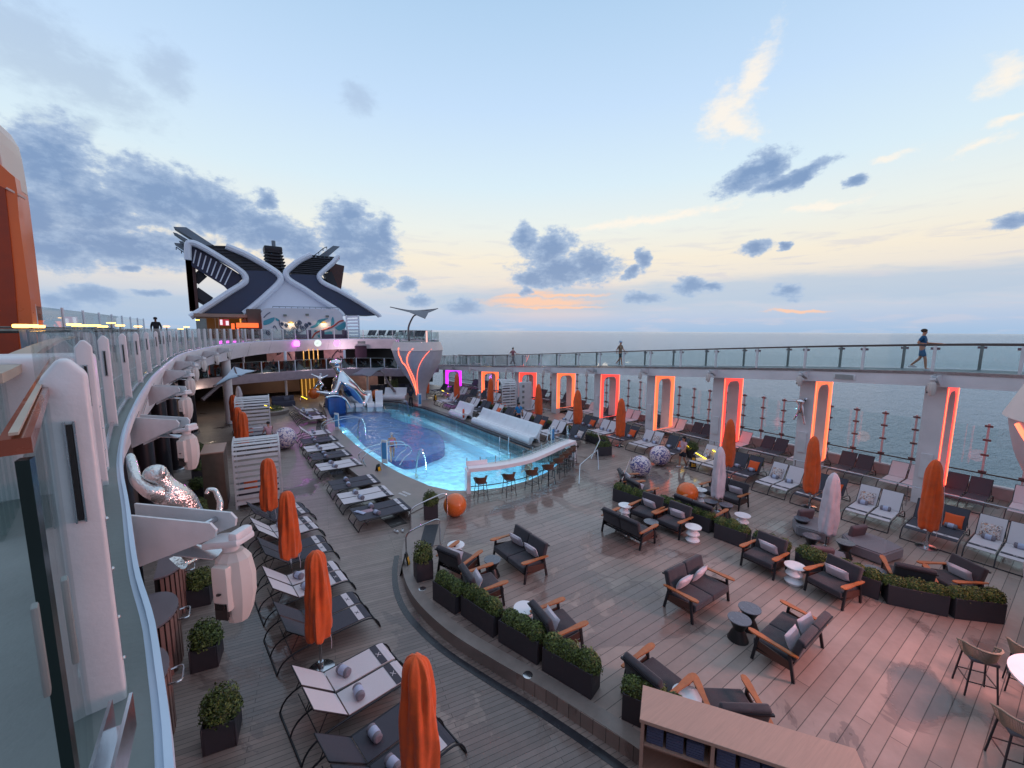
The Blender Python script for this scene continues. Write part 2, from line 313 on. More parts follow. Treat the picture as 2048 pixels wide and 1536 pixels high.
def poolmat():
    m = bpy.data.materials.new('pool_water_surface'); m.use_nodes = True; t = m.node_tree; t.nodes.clear(); lk = t.links.new
    o = t.nodes.new('ShaderNodeOutputMaterial'); tr = t.nodes.new('ShaderNodeBsdfTransparent'); tr.inputs[0].default_value = (.68,.9,.97,1)
    gl = t.nodes.new('ShaderNodeBsdfGlossy'); gl.inputs['Roughness'].default_value = .02
    g = t.nodes.new('ShaderNodeNewGeometry'); prev = None
    for sc_, st, d in ((.9,(1.8,1,1),.10),(3.2,(1.9,1,1),.03),(9,(1.5,1,1),.006)):
        mp = t.nodes.new('ShaderNodeMapping'); mp.inputs['Rotation'].default_value = (0,0,R(-50)); mp.inputs['Scale'].default_value = st; lk(g.outputs['Position'], mp.inputs[0])
        n = t.nodes.new('ShaderNodeTexNoise'); n.inputs['Scale'].default_value = sc_; n.inputs['Detail'].default_value = 3; n.inputs['Distortion'].default_value = .6; lk(mp.outputs[0], n.inputs['Vector'])
        bp = t.nodes.new('ShaderNodeBump'); bp.inputs['Strength'].default_value = 1; bp.inputs['Distance'].default_value = d; lk(n.outputs['Fac'], bp.inputs['Height'])
        if prev: lk(prev, bp.inputs['Normal'])
        prev = bp.outputs[0]
    lk(prev, gl.inputs['Normal'])
    fr = t.nodes.new('ShaderNodeFresnel'); fr.inputs[0].default_value = 1.33; lk(prev, fr.inputs['Normal'])
    ma = t.nodes.new('ShaderNodeMath'); ma.operation = 'MULTIPLY'; ma.inputs[1].default_value = 1.15; ma.use_clamp = True; lk(fr.outputs[0], ma.inputs[0])
    mx = t.nodes.new('ShaderNodeMixShader'); lk(ma.outputs[0], mx.inputs[0]); lk(tr.outputs[0], mx.inputs[1]); lk(gl.outputs[0], mx.inputs[2]); lk(mx.outputs[0], o.inputs[0]); return m
def tilemat(name, c, s=.12):
    m = mat(name, c, .4, var=.1, vs=1.2); t = m.node_tree; b = t.nodes['Principled BSDF']; g = t.nodes.new('ShaderNodeNewGeometry')
    br = t.nodes.new('ShaderNodeTexBrick'); br.offset = 0; br.inputs['Scale'].default_value = 1; br.inputs['Brick Width'].default_value = s; br.inputs['Row Height'].default_value = s; br.inputs['Mortar Size'].default_value = .006
    cc = lin(c); br.inputs['Color1'].default_value = tuple(v*.8 for v in cc[:3])+(1,); br.inputs['Color2'].default_value = tuple(min(1, v*1.2) for v in cc[:3])+(1,); br.inputs['Mortar'].default_value = tuple(v*.8 for v in cc[:3])+(1,)
    t.links.new(g.outputs['Position'], br.inputs['Vector']); t.links.new(br.outputs['Color'], b.inputs['Base Color']); return m

# ------------------------------------------------------------------ mesh helpers
class MB:
    def __init__(s): s.v = []; s.f = []
    def add(s, vs, fs, mtx=None):
        k = len(s.v); s.v += [tuple((mtx @ Vector(p)) if mtx else p) for p in vs]; s.f += [tuple(i+k for i in f) for f in fs]; return s
    def box(s, c, d, rz=0, mtx=None):
        x, y, z = d[0]/2, d[1]/2, d[2]/2
        m = Matrix.Translation(c) @ Matrix.Rotation(rz, 4, 'Z')
        if mtx: m = mtx @ m
        return s.add([(-x,-y,-z),(x,-y,-z),(x,y,-z),(-x,y,-z),(-x,-y,z),(x,-y,z),(x,y,z),(-x,y,z)], [(0,3,2,1),(4,5,6,7),(0,1,5,4),(1,2,6,5),(2,3,7,6),(3,0,4,7)], m)
    def rbox(s, c, d, r=.03, seg=2, mtx=None, rot=None):
        b = bmesh.new(); bmesh.ops.create_cube(b, size=1)
        for v in b.verts: v.co = Vector((v.co.x*d[0], v.co.y*d[1], v.co.z*d[2]))
        bmesh.ops.bevel(b, geom=b.edges[:], offset=min(r, min(d)*.49), segments=seg, profile=.6, affect='EDGES')
        b.verts.index_update()
        m = Matrix.Translation(c)
        if rot is not None: m = m @ rot
        if mtx: m = mtx @ m
        s.add([v.co.copy() for v in b.verts], [tuple(v.index for v in f.verts) for f in b.faces], m); b.free(); return s
    def bar(s, p, q, w, h, up=(0,0,1)):
        p = Vector(p); q = Vector(q); d = (q-p); l = d.length; d.normalize(); u = Vector(up)
        if abs(d.dot(u)) > .98: u = Vector((0,1,0))
        x = d.cross(u).normalized(); u = x.cross(d)
        vs = [p+x*a*w/2+u*b*h/2 for a, b in ((-1,-1),(1,-1),(1,1),(-1,1))]; vs += [v+d*l for v in vs]
        return s.add(vs, [(0,1,2,3),(7,6,5,4),(0,4,5,1),(1,5,6,2),(2,6,7,3),(3,7,4,0)])
    def tube(s, pts, r, n=8, closed=False, cap=True):
        P = [Vector(p) for p in pts]; rs = r if isinstance(r, (list, tuple)) else [r]*len(P); k = len(s.v); m = len(P)
        prev = None
        for i, p in enumerate(P):
            if closed: t = (P[(i+1) % m]-P[i-1])
            else: t = P[min(i+1, m-1)]-P[max(i-1, 0)]
            t.normalize()
            if prev is None:
                a = Vector((0,0,1)) if abs(t.z) < .9 else Vector((1,0,0)); x = t.cross(a).normalized()
            else:
                x = prev-t*prev.dot(t)
                x = x.normalized() if x.length > 1e-6 else t.orthogonal().normalized()
            prev = x; y = t.cross(x)
            for j in range(n):
                a = 2*PI*j/n; s.v.append(tuple(p+(x*math.cos(a)+y*math.sin(a))*rs[i]))
        for i in range(m if closed else m-1):
            for j in range(n):
                a = k+i*n; b = k+((i+1) % m)*n; s.f.append((a+j, a+(j+1) % n, b+(j+1) % n, b+j))
        if cap and not closed:
            s.f.append(tuple(k+j for j in reversed(range(n)))); s.f.append(tuple(k+(m-1)*n+j for j in range(n)))
        return s
    def lathe(s, prof, c=(0,0,0), n=24, mtx=None, sx=1, sy=1, wob=0):
        k = len(s.v); m = len(prof); C = Vector(c)
        for i, (r, z) in enumerate(prof):
            for j in range(n):
                a = 2*PI*j/n; q = 1+wob*math.sin(a*5+z*2)*(.5+.5*math.sin(a*3+1)); p = Vector((r*q*math.cos(a)*sx, r*q*math.sin(a)*sy, z))+C
                s.v.append(tuple(mtx @ p if mtx else p))
        for i in range(m-1):
            for j in range(n): s.f.append((k+i*n+j, k+i*n+(j+1) % n, k+(i+1)*n+(j+1) % n, k+(i+1)*n+j))
        if prof[0][0] > 1e-4: s.f.append(tuple(k+j for j in reversed(range(n))))
        if prof[-1][0] > 1e-4: s.f.append(tuple(k+(m-1)*n+j for j in range(n)))
        return s
    def ball(s, c, r, n=16, sx=1, sy=1, sz=1, mtx=None):
        m = n//2; pr = [(max(r*math.sin(PI*i/m), 1e-5), -r*math.cos(PI*i/m)*sz) for i in range(m+1)]
        return s.lathe(pr, c, n, mtx, sx, sy)
    def prism(s, poly, z0, z1, holes=None):
        loops = [[Vector((p[0],p[1],0)) for p in poly]]+[[Vector((p[0],p[1],0)) for p in h] for h in (holes or [])]
        tris = tessellate_polygon(loops); fl = [p for l in loops for p in l]; k = len(s.v); n = len(fl)
        s.v += [(p.x,p.y,z1) for p in fl]+[(p.x,p.y,z0) for p in fl]
        for t in tris:
            a, b, c = (fl[i] for i in t)
            if (b-a).cross(c-a).z < 0: t = (t[0],t[2],t[1])
            s.f.append(tuple(k+i for i in t)); s.f.append(tuple(k+n+i for i in reversed(t)))
        o = 0
        for l in loops:
            m = len(l)
            for i in range(m): s.f.append((k+n+o+i, k+n+o+(i+1) % m, k+o+(i+1) % m, k+o+i))
            o += m
        return s
    def xz(s, poly, y0, y1):
        """outline in the X-Z plane, extruded along Y"""
        q = MB().prism([(p[0],p[1]) for p in poly], y0, y1); return s.add([(a,c,b) for a, b, c in q.v], [tuple(reversed(f)) for f in q.f])
    def cushion(s, w, h, t, mtx=None, n=8):
        k = []; f = []
        for sd in (1, -1):
            b = len(k)
            for i in range(n+1):
                for j in range(n+1):
                    u = 2*i/n-1; v = 2*j/n-1; e_ = max(0, (1-u**4)*(1-v**4))**.5
                    pin = 1-.06*(1-abs(u*v)**2)*(max(abs(u), abs(v))**6)
                    k.append((u*w/2*pin, sd*t/2*e_, v*h/2*pin))
            for i in range(n):
                for j in range(n):
                    q = (b+i*(n+1)+j, b+(i+1)*(n+1)+j, b+(i+1)*(n+1)+j+1, b+i*(n+1)+j+1); f.append(q if sd < 0 else tuple(reversed(q)))
        return s.add(k, f, mtx)
    def mesh(s, name, m=None, smooth=True, ang=40):
        me = bpy.data.meshes.new(name); me.from_pydata(s.v, [], s.f); me.update()
        if m: me.materials.append(m)
        if smooth and len(me.polygons):
            me.polygons.foreach_set('use_smooth', [True]*len(me.polygons)); me.set_sharp_from_angle(angle=R(ang))
        return me
    def build(s, name, m=None, parent=None, smooth=True, ang=40, label=None):
        o = bpy.data.objects.new(name, s.mesh(name, m, smooth, ang)); col.objects.link(o)
        if parent: o.parent = parent
        if label: o['label'] = label
        return o
def thing(name, label, cat, loc=(0,0,0), rz=0, group=None):
    o = bpy.data.objects.new(name, None); col.objects.link(o); o.empty_display_size = .2
    o.location = loc; o.rotation_euler = (0,0,rz); o['label'] = label; o['category'] = cat
    if group: o['group'] = group
    return o
def tag(o, label, cat, group=None):
    o['label'] = label; o['category'] = cat
    if group: o['group'] = group
    return o
def struct(o): o['kind'] = 'structure'; return o
class Proto:
    """a thing built once, placed many times as individual copies"""
    def __init__(s, root): s.root = root; s.used = False
    def place(s, loc, rz, label, group=None, scale=None):
        if not s.used: r = s.root; s.used = True
        else:
            r = s.root.copy(); col.objects.link(r)
            for ch in s.kids:
                c = ch[0].copy(); col.objects.link(c); c.parent = r
                for g in ch[1]:
                    d = g.copy(); col.objects.link(d); d.parent = c
        jr = random.Random(int(loc[0]*131+loc[1]*977)); k_ = r['category']
        dz_ = {'sun lounger': .028, 'parasol': .3, 'sofa': .03, 'armchair': .06, 'bar stool': .14}.get(k_, 0)
        tl = .022 if k_ == 'parasol' else 0
        r.location = loc; r.rotation_euler = (jr.uniform(-tl, tl), jr.uniform(-tl, tl), rz+jr.uniform(-dz_, dz_)); r['label'] = label
        if k_ == 'parasol': scale = (scale or 1)*jr.uniform(.975, 1.025)
        if scale: r.scale = (scale,)*3
        if group: r['group'] = group
        return r
    def freeze(s):
        s.kids = [(c, list(c.children)) for c in s.root.children]; return s
def bez(p0, p1, p2, p3, n=8):
    P = [Vector(p) for p in (p0,p1,p2,p3)]
    return [tuple(P[0]*(1-t)**3+P[1]*3*t*(1-t)**2+P[2]*3*t*t*(1-t)+P[3]*t**3) for t in [i/n for i in range(n+1)]]
def smoothpath(pts, n=4):
    P = [Vector(p) for p in pts]; out = []
    for i in range(len(P)-1):
        a, b, c, d = P[max(i-1,0)], P[i], P[i+1], P[min(i+2,len(P)-1)]
        for k in range(n):
            t = k/n; out.append(.5*((2*b)+(c-a)*t+(2*a-5*b+4*c-d)*t*t+(3*b-a-3*c+d)*t**3))
    out.append(P[-1]); return [tuple(p) for p in out]
ORD = ['first','second','third','fourth','fifth','sixth','seventh','eighth','ninth','tenth','eleventh','twelfth','thirteenth','fourteenth','fifteenth','sixteenth','seventeenth','eighteenth','nineteenth','twentieth']
# ------------------------------------------------------------------ sea, decks, pool
SEA_Z = -27.0
o = MB(); RR = 60000; nseg = 48
o.v = [(0,0,SEA_Z)]+[(RR*math.cos(2*PI*i/nseg), RR*math.sin(2*PI*i/nseg), SEA_Z) for i in range(nseg)]; o.f = [(0,1+i,1+(i+1) % nseg) for i in range(nseg)]
struct(o.build('sea', seamat(), smooth=False))
def hullx(Y, base): return base-(.0035*(Y-18)**2 if Y > 18 else 0)
LEDGE = [(5.75,1.2),(5.5,2.4),(5.21,3.86),(4.72,5.47),(4.3,6.62),(3.86,8.0),(3.66,9.4),(3.74,10.5),(4.02,11.5),(4.4,12.4),(5.0,13.3)]
RIMO = [(5.4,14.3),(5.3,15.5),(5.02,18.26),(4.8,21.8),(5.2,27.4),(5.9,32),(6.6,35.7),(7.0,39)]
POOL = [(7.9,41),(7.2,38.5),(6.75,35),(6.35,30),(6.22,26.5),(6.3,22.7),(6.62,19.2),(7.1,16.9),(7.7,15.7),(8.6,15.05),(9.8,14.72),(11.2,14.75),(12.6,15.1),(13.8,15.7),(15.2,16.6),(15.6,17.4),(14.45,18.1),(14.3,18.6),(14.35,22),(14.4,29),(14.2,33.7),(13.4,38),(11.5,40.6),(9.8,41.2)]
fx = [(hullx(Y, 26.5), Y) for Y in (-9, 0, 10, 18, 24, 30, 36, 42, 48)]
# lower walkway deck at 0 m
lower = [(-3.4,-9),(6.4,-9),(6.0,-1)]+LEDGE+RIMO+[(7.2,42.2),(24.6,42.2),(hullx(56,26.5),56),(-3.4,56)]
struct(MB().prism(lower, -.3, 0).build('lower_deck', DECKL, smooth=False))
struct(MB().prism([(6.4,-9),(6.0,-1)]+LEDGE+RIMO+[(7.2,42.2),(24.6,42.2)]+list(reversed(fx)), -.35, .296, holes=[POOL]).build('upper_terrace', DECKT, smooth=False))
def offset_strip(path, wd):
    P = [Vector((p[0],p[1],0)) for p in path]; out = []
    for i, p in enumerate(P):
        t = (P[min(i+1,len(P)-1)]-P[max(i-1,0)]).normalized(); nrm = Vector((t.y,-t.x,0)); out.append(p+nrm*wd)
    return [(p.x,p.y) for p in out]
def strip(path, wd, z0, z1, name, m, par=None):
    a = [(p[0],p[1]) for p in smoothpath([(x,y,0) for x,y in path], 5)]; b = offset_strip(a, wd)
    return MB().prism(a+list(reversed(b)), z0, z1).build(name, m, par, smooth=False)
struct(strip(LEDGE+RIMO[:1], .3, .0, .305, 'terrace_kerb', STONE))
struct(strip([(x-.32,y) for x,y in LEDGE[:-1]], .16, -.02, .006, 'deck_drain', mat('wet_drain_channel', (44,44,50), .25, var=.3, vs=4)))
RIMP = [(p[0],p[1]) for p in smoothpath([(x,y,0) for x,y in RIMO], 4)]
rim_in = [(p[0],p[1]) for p in smoothpath([(x,y,0) for x,y in reversed(POOL[:8])], 4)]
struct(MB().prism(list(reversed(rim_in))+RIMP[:2]+RIMP[2:] if False else [(7.25,15.2),(5.3,14.35)]+RIMP[1:]+list(reversed(rim_in)), .2, .33).build('pool_rim', STONE, smooth=False))
struct(strip([(x-.75,y) for x,y in RIMO], .62, .0, .012, 'overflow_gutter', mat('wet_gutter', (88,84,82), .12, var=.3, vs=2)))
cop = [(14.5,18.15),(14.42,22),(14.46,29),(14.28,33.7),(13.5,38.1),(11.6,40.8),(9.9,41.3),(8.0,41.2)]
struct(MB().prism([(x-.02,y) for x,y in cop]+[(x+.42*(1 if i < 5 else .6),y+(.0 if i < 4 else .35)) for i,(x,y) in reversed(list(enumerate(cop)))], .1, .40).build('pool_coping', TILED, smooth=False))
struct(MB().prism([(14.5,18.15),(14.6,17.72),(15.7,17.15),(17.1,17.5),(17.2,18.4),(15.2,18.5)], .1, .398).build('pool_corner_coping', TILED, smooth=False))
struct(MB().prism([(14.92,18.5),(17.3,18.4),(17.6,24),(17.2,33),(16,38.5),(13.9,39),(14.72,33.7),(14.9,29),(14.88,22)], .2, .40).build('poolside_platform', mat('poolside_stone', (128,118,112), .35, var=.25, vs=1.3, bump=.2), smooth=False))
POOLT = tilemat('pale_blue_tile', (168,222,246), .3); DARKT = tilemat('deep_blue_mosaic', (8,74,140), .22)
bas = MB().prism([(p[0],p[1]) for p in POOL], -1.1, -1.0)
n_ = len(POOL)
for i in range(n_):
    a, b = POOL[i], POOL[(i+1) % n_]; bas.add([(a[0],a[1],-1.0),(b[0],b[1],-1.0),(b[0],b[1],.29),(a[0],a[1],.29)], [(0,1,2,3)])
struct(bas.build('pool_basin', POOLT, smooth=False))
struct(MB().prism([(6.6,19.6),(7.0,17.6),(7.9,16.4),(9,15.8),(10,15.6),(8.3,18.8),(7.5,22),(7.2,27),(7.5,33),(6.95,34),(6.5,29),(6.4,24)], -1.0, -.35).build('pool_shelf', tilemat('shelf_tile', (176,226,246), .3), smooth=False))
struct(MB().prism([(13.9,18.9),(13.9,33),(13.1,37.2),(12.7,36.9),(13.2,32.5),(13.2,19.2)], -1.0, -.35).build('pool_bench', MATS['shelf_tile'], smooth=False))
whale = [(7.6,40.6),(7.6,36),(7.5,31),(7.35,27),(7.3,24.5),(7.9,23.6),(8.9,22.9),(10.2,23.4),(11.5,24.2),(12.5,26.6),(12.9,28.6),(12.7,31),(12.2,33),(11.9,36),(12.4,38),(10.2,40)]
tag(MB().prism([(p[0],p[1]) for p in smoothpath([(x,y,0) for x,y in whale+[whale[0]]], 4)[:-1]], -.998, -.5).build('pool_mosaic', DARKT, smooth=False), 'dark blue mosaic shape on the pool floor under the chrome sculpture', 'mosaic')
_w = MB().prism([(p[0],p[1]) for p in POOL], .07, .10); _n = len(POOL); _w.v = _w.v[:_n]; _w.f = [f for f in _w.f if max(f) < _n]
struct(_w.build('pool_water', poolmat(), smooth=False))
for i, (x, y) in enumerate(((7.3,16.9),(6.8,18.6),(6.55,22.8),(6.4,25.6),(6.5,27.6),(6.75,31.8),(7.05,35),(8.8,15.2),(10.3,15.0),(12.0,15.2),(13.8,16.0))):
    l = bpy.data.lights.new('pool_lamp', 'POINT'); l.energy = 34; l.color = (.5,.8,1); l.shadow_soft_size = .06
    q = bpy.data.objects.new('pool_lamp', l); col.objects.link(q); q.location = (x, y, -.22)

for i, (x, y, sx_, sy_) in enumerate(((10.6,17.6,6.4,3.4),(10.5,21.4,6.6,3.6),(10.4,25.4,6.8,3.8),(10.4,29.6,6.8,4.0),(10.4,33.8,6.2,3.8),(10.4,37.6,4.4,3.0))):  # unseen downward fill lights, added under the water surface to brighten the pool
    l = bpy.data.lights.new('pool_fill_light', 'AREA'); l.energy = (66,62,54,46,38,20)[i]; l.color = (.60,.83,1); l.shape = 'RECTANGLE'; l.size = sx_; l.size_y = sy_
    q = bpy.data.objects.new('pool_fill_light', l); col.objects.link(q); q.location = (x, y, .04)
# ------------------------------------------------------------------ upper gallery round the opening
EDGE = [(-.10,-6),(-.12,-1.0),(-.14,.8),(-.25,1.75),(-.38,2.4),(-.53,3.3),(-.76,4.7),(-.97,6.7),(-1.2,10),(-1.38,14.2),(-1.45,22.4),(-.95,27.8),(-.1,33.6),(1.95,41),(4.66,46),(8.9,49.7),(12.9,51.2),(16.6,50.4),(18.6,46.5),(18.4,41.5)]
E3 = smoothpath([(x,y,0) for x,y in EDGE], 6)
def resample(path, step, start=0.):
    out = []; acc = -start
    for i in range(len(path)-1):
        a, b = Vector(path[i]), Vector(path[i+1]); l = (b-a).length
        while acc <= l:
            if acc >= 0: out.append((a.lerp(b, acc/l), (b-a).normalized()))
            acc += step
        acc -= l
    return out
def off3(path, wd, z):
    P = [Vector(p) for p in path]; out = []
    for i, p in enumerate(P):
        t = (P[min(i+1,len(P)-1)]-P[max(i-1,0)]); t.z = 0; t.normalize(); out.append(Vector((p.x-t.y*wd, p.y+t.x*wd, z)))
    return out
gal = thing('gallery_deck', 'white curved upper gallery deck wrapping round the open pool deck', 'deck')
ZG = 6.12
def sweep(mb, path, prof):
    """prof: list of (outward offset to the opening, z)"""
    rows = [off3(path, -o_, z_) for o_, z_ in prof]; k = len(mb.v); m = len(path)
    for r in rows: mb.v += [tuple(p) for p in r]
    for i in range(len(prof)-1):
        for j in range(m-1): mb.f.append((k+i*m+j, k+i*m+j+1, k+(i+1)*m+j+1, k+(i+1)*m+j))
    return mb
sweep(MB(), E3, [(-.012,ZG-.004),(-.006,ZG-.05),(-.008,ZG-.16),(-.16,ZG-.55),(-.36,ZG-1.2),(-.6,ZG-1.22)]).build('fascia', WALLW, gal, ang=30)
m = MB()
for p, t in resample([tuple(v) for v in E3], 4.15, 2.2):
    nrm = Vector((t.y,-t.x,0)); q0 = Vector((p.x,p.y,0))
    for (o0, z0), (o1, z1) in (((-.003,ZG-.17),(-.16+.006,ZG-.55)),((-.154,ZG-.55),(-.354,ZG-1.19))): m.bar(q0+nrm*o0+Vector((0,0,z0)), q0+nrm*o1+Vector((0,0,z1)), .012, .006)
m.build('panel_seam', GUTTER, gal, smooth=False)
sweep(MB(), E3, [(-.62,ZG),(-.014,ZG),(-.014,ZG+.02),(.004,ZG+.02),(.006,ZG-.045)]).build('edge_trim', TRIMB, gal, ang=30)
sweep(MB(), E3, [(-.60,ZG+.003),(-.032,ZG+.003)]).build('gutter', GUTTER, gal)
outer = [(-7.5,-8),(-7.5,62)]
deckpoly = [(p[0],p[1]) for p in off3(E3, .6, 0)]+[(19.2,41.5),(19.2,66),(-5.6,66),(-5.6,-6)]
MB().prism(deckpoly, ZG-.25, ZG-.002).build('floor', mat('upper_deck_floor', (120,118,116), .5, var=.15, vs=1), gal, smooth=False)
MB().prism(deckpoly, ZG-1.22, ZG-1.1).build('soffit', mat('soffit_paint', (120,116,122), .6), gal, smooth=False)

# railing of the gallery: fat white posts, glass panes, clamps
rail = thing('gallery_railing', 'glass railing with broad white posts along the curved gallery edge', 'railing', loc=(0,0,0))
RP = [tuple(v) for v in off3(E3, .12, ZG)]
near = [Vector(p) for p in RP if p[1] < 24]; far = [Vector(p) for p in RP if p[1] >= 23]
pts = []
nearpath = [(-.345,1.56,ZG)]+[p for p in RP if 1.7 < p[1] < 27]
farpath = [p for p in RP if p[1] > 25.5 or p[0] > 3]
pp = resample(nearpath, 2.36, -.25 if False else 0)+resample(farpath, 1.75, 1.0)
for i, (p, t) in enumerate(pp):
    a = math.atan2(t.y, t.x); big = p.y < 27
    m = Matrix.Translation((p.x, p.y, ZG)) @ Matrix.Rotation(a, 4, 'Z')
    wd, dp, hh = (.06,.086,1.0) if big else (.07,.12,1.08)
    prof = [(-dp/2,-.04),(dp/2,-.04),(dp/2,hh-.05),(dp*.10,hh),(-dp*.14,hh+.0),(-dp/2,hh-.04)]
    # pointed slab post: broad face across the rail, narrow along it
    b = bmesh.new(); vs = [b.verts.new((-wd/2, u, v)) for u, v in prof]; vt = [b.verts.new((wd/2, u, v)) for u, v in prof]
    b.faces.new(vs); b.faces.new(list(reversed(vt)))
    for k in range(len(prof)): b.faces.new((vs[k], vt[k], vt[(k+1) % 6], vs[(k+1) % 6]))
    bmesh.ops.recalc_face_normals(b, faces=b.faces[:])
    bmesh.ops.bevel(b, geom=b.edges[:], offset=.010 if big else .012, segments=3, profile=.5, affect='EDGES'); b.verts.index_update()
    q = MB().add([v.co.copy() for v in b.verts], [tuple(v.index for v in f.verts) for f in b.faces], m); b.free()
    po = q.build('post', WHITE, rail)
    if big and i < 10:
        bo = MB()
        for kz in (.12,.25,.4,.55): bo.ball((-wd/2+.02,-dp/2-.002+0*kz,kz), .006, 8, mtx=m)
        bo.box((-wd/2+.02,-dp/2,.335), (.004,.003,.44), mtx=m); bo.build('bolt_row', STEEL, po)
        s = MB(); s.box((-wd/2-.004, 0, hh*.70), (.012,.011,.26), mtx=m); s.build('slot', BLACK, po, smooth=False)
        s = MB(); s.box((-wd/2-.003, .009, hh*.70), (.012,.004,.275), mtx=m); s.box((-wd/2-.003, -.009, hh*.70), (.012,.004,.275), mtx=m); s.build('slot_trim', STEEL, po, smooth=False)
for i in range(len(pp)-1):
    (p, t), (q, u) = pp[i], pp[i+1]
    if (q-p).length > 3.2: continue
    d = (q-p).normalized(); a = p+d*.09; b = q-d*.09; nrm = Vector((-d.y, d.x, 0))*.05
    MB().bar(a+nrm+Vector((0,0,.56)), b+nrm+Vector((0,0,.56)), .014, 1.02).build('glass_pane', GLT, rail, smooth=False)
    if p.y < 27:
        MB().bar(a+Vector((0,0,.05)), b+Vector((0,0,.05)), .03, .03).build('base_rail', STEEL, rail, smooth=False)
# near end of the railing by the camera: teak handrail, end stanchion and clamped glass
nr = thing('teak_handrail', 'varnished teak handrail on glass beside the nearest white post', 'handrail')
a, b = Vector((-.238,.83,7.04)), Vector((-.70,3.05,7.04)); d = (b-a).normalized()
MB().bar(a, b, .03, .022).build('rail', TEAKR, nr, smooth=False)
MB().bar(a+Vector((0,0,.018)), b+Vector((0,0,.0135)), .009, .004).build('inlay', BEIGE, nr, smooth=False)
MB().bar((-.234,.84,7.02),(-.234,.84,6.15), .014, .02).build('glass_edge', mat('dark_green_glass_edge', (14,30,28), .15), nr, smooth=False)
MB().bar((-.238,.86,6.55),(-.62,2.7,6.55), .012, .92).build('glass_pane', GL, nr, smooth=False)
for x, y, dd_ in ((140,1240,.86),(82,1300,.84)):
    q_ = Vector((0,0,HC))+ray(x, y).normalized()*dd_; MB().rbox(tuple(q_), (.007,.018,.12), .003, rot=Matrix.Rotation(R(12), 3, 'Z').to_4x4()).build('clamp', GUTTER, nr)
q_ = Vector((0,0,HC))+ray(222,1520).normalized()*1.32
m = MB()
for s in (-.016,.016): m.bar(q_+Vector((s,-.12,0)), q_+Vector((s,.12,.0)), .006, .08)
m.bar(q_+Vector((0,-.12,-.03)), q_+Vector((0,.12,-.03)), .03, .01); m.build('floor_channel', STEEL, nr, smooth=False)
br = thing('beige_handrail', 'broad weathered teak handrail curving away over the inner glass', 'handrail')
bp_ = smoothpath([(-.98,3.1,6.95),(-1.12,3.9,6.95),(-1.55,6.0,6.95),(-2.1,8.8,6.95),(-2.7,12.0,6.95),(-3.3,16,6.95)], 5)
m = MB()
for i in range(len(bp_)-1): m.bar(bp_[i], bp_[i+1], .16, .05)
m.build('rail', BEIGE, br, smooth=False)
m = MB()
for i in range(0, len(bp_)-1): m.bar(Vector(bp_[i])-Vector((0,0,.5)), Vector(bp_[i+1])-Vector((0,0,.5)), .012, .92)
m.build('glass_pane', GL, br, smooth=False)

# ------------------------------------------------------------------ floodlights on brackets
def make_flood(cat_lab):
    t = thing('stage_light', cat_lab, 'stage light')
    # local +X points out over the pool, origin at bracket root top
    for s in (-1, 1):
        MB().xz([(-.1,.0),(1.02,-.02),(1.08,-.08),(1.06,-.16),(-.1,-.66)], s*.12-.012, s*.12+.012).build('bracket_plate', WHITE, t, smooth=False)
    m = MB(); m.box((.55,0,-.40), (.9,.22,.01)); m.tube([(.85,-.11,-.10),(.85,.11,-.10)], .03); m.build('bracket_tie', STEEL, t)
    m = MB().rbox((1.08,0,-.25), (.40,.24,.075), .03, rot=Matrix.Rotation(R(-10), 4, 'Y')); m.rbox((1.22,0,-.18), (.10,.22,.12), .035); m.lathe([(.07,0),(.08,.08)], (1.1,0,-.36), 12); m.build('yoke', WHITE, t)
    h = MB().lathe([(.05,-1.10),(.10,-1.08),(.145,-.98),(.185,-.80),(.19,-.60),(.16,-.42),(.10,-.35),(.02,-.34)], (1.12,0,0), 10, sx=1.0, sy=.86); h.rbox((1.12,-.15,-.66), (.17,.09,.46), .035); h.build('lamp_head', mat('cream_lamp_housing', (206,196,190), .5, var=.05), t, ang=22)
    v = MB().box((1.12,-.185,-.88), (.13,.02,.17))
    for k in range(9): v.box((1.07+k*.0125, -.203, -.83), (.006,.006,.06)); v.box((1.07+k*.0125, -.158, -.93), (.006,.008,.05))
    v.build('vent', BLACK, t, smooth=False)
    m = MB(); m.lathe([(.0,0),(.022,0),(.022,.01),(0,.01)], (1.12,-.205,-.70), 10); m.build('lens_knob', BLACK, t)
    return Proto(t).freeze()
FL = make_flood('x')
def edge_at(Y):
    for i in range(len(E3)-1):
        if E3[i][1] <= Y < E3[i+1][1] and E3[i][0] < 5: return Vector(E3[i]).lerp(Vector(E3[i+1]), (Y-E3[i][1])/(E3[i+1][1]-E3[i][1])), (Vector(E3[i+1])-Vector(E3[i])).normalized()
for i, Y in enumerate((3.75,7.8,11.9,16.1,20.3,24.5,28.7,33.0)):
    p, t = edge_at(Y); a = R(-38)
    FL.place((p.x+.02, p.y, ZG-.16), R(-43), f'white lamp on the {ORD[i]} bracket along the curved gallery edge', 'stage lights under the gallery', scale=.68)
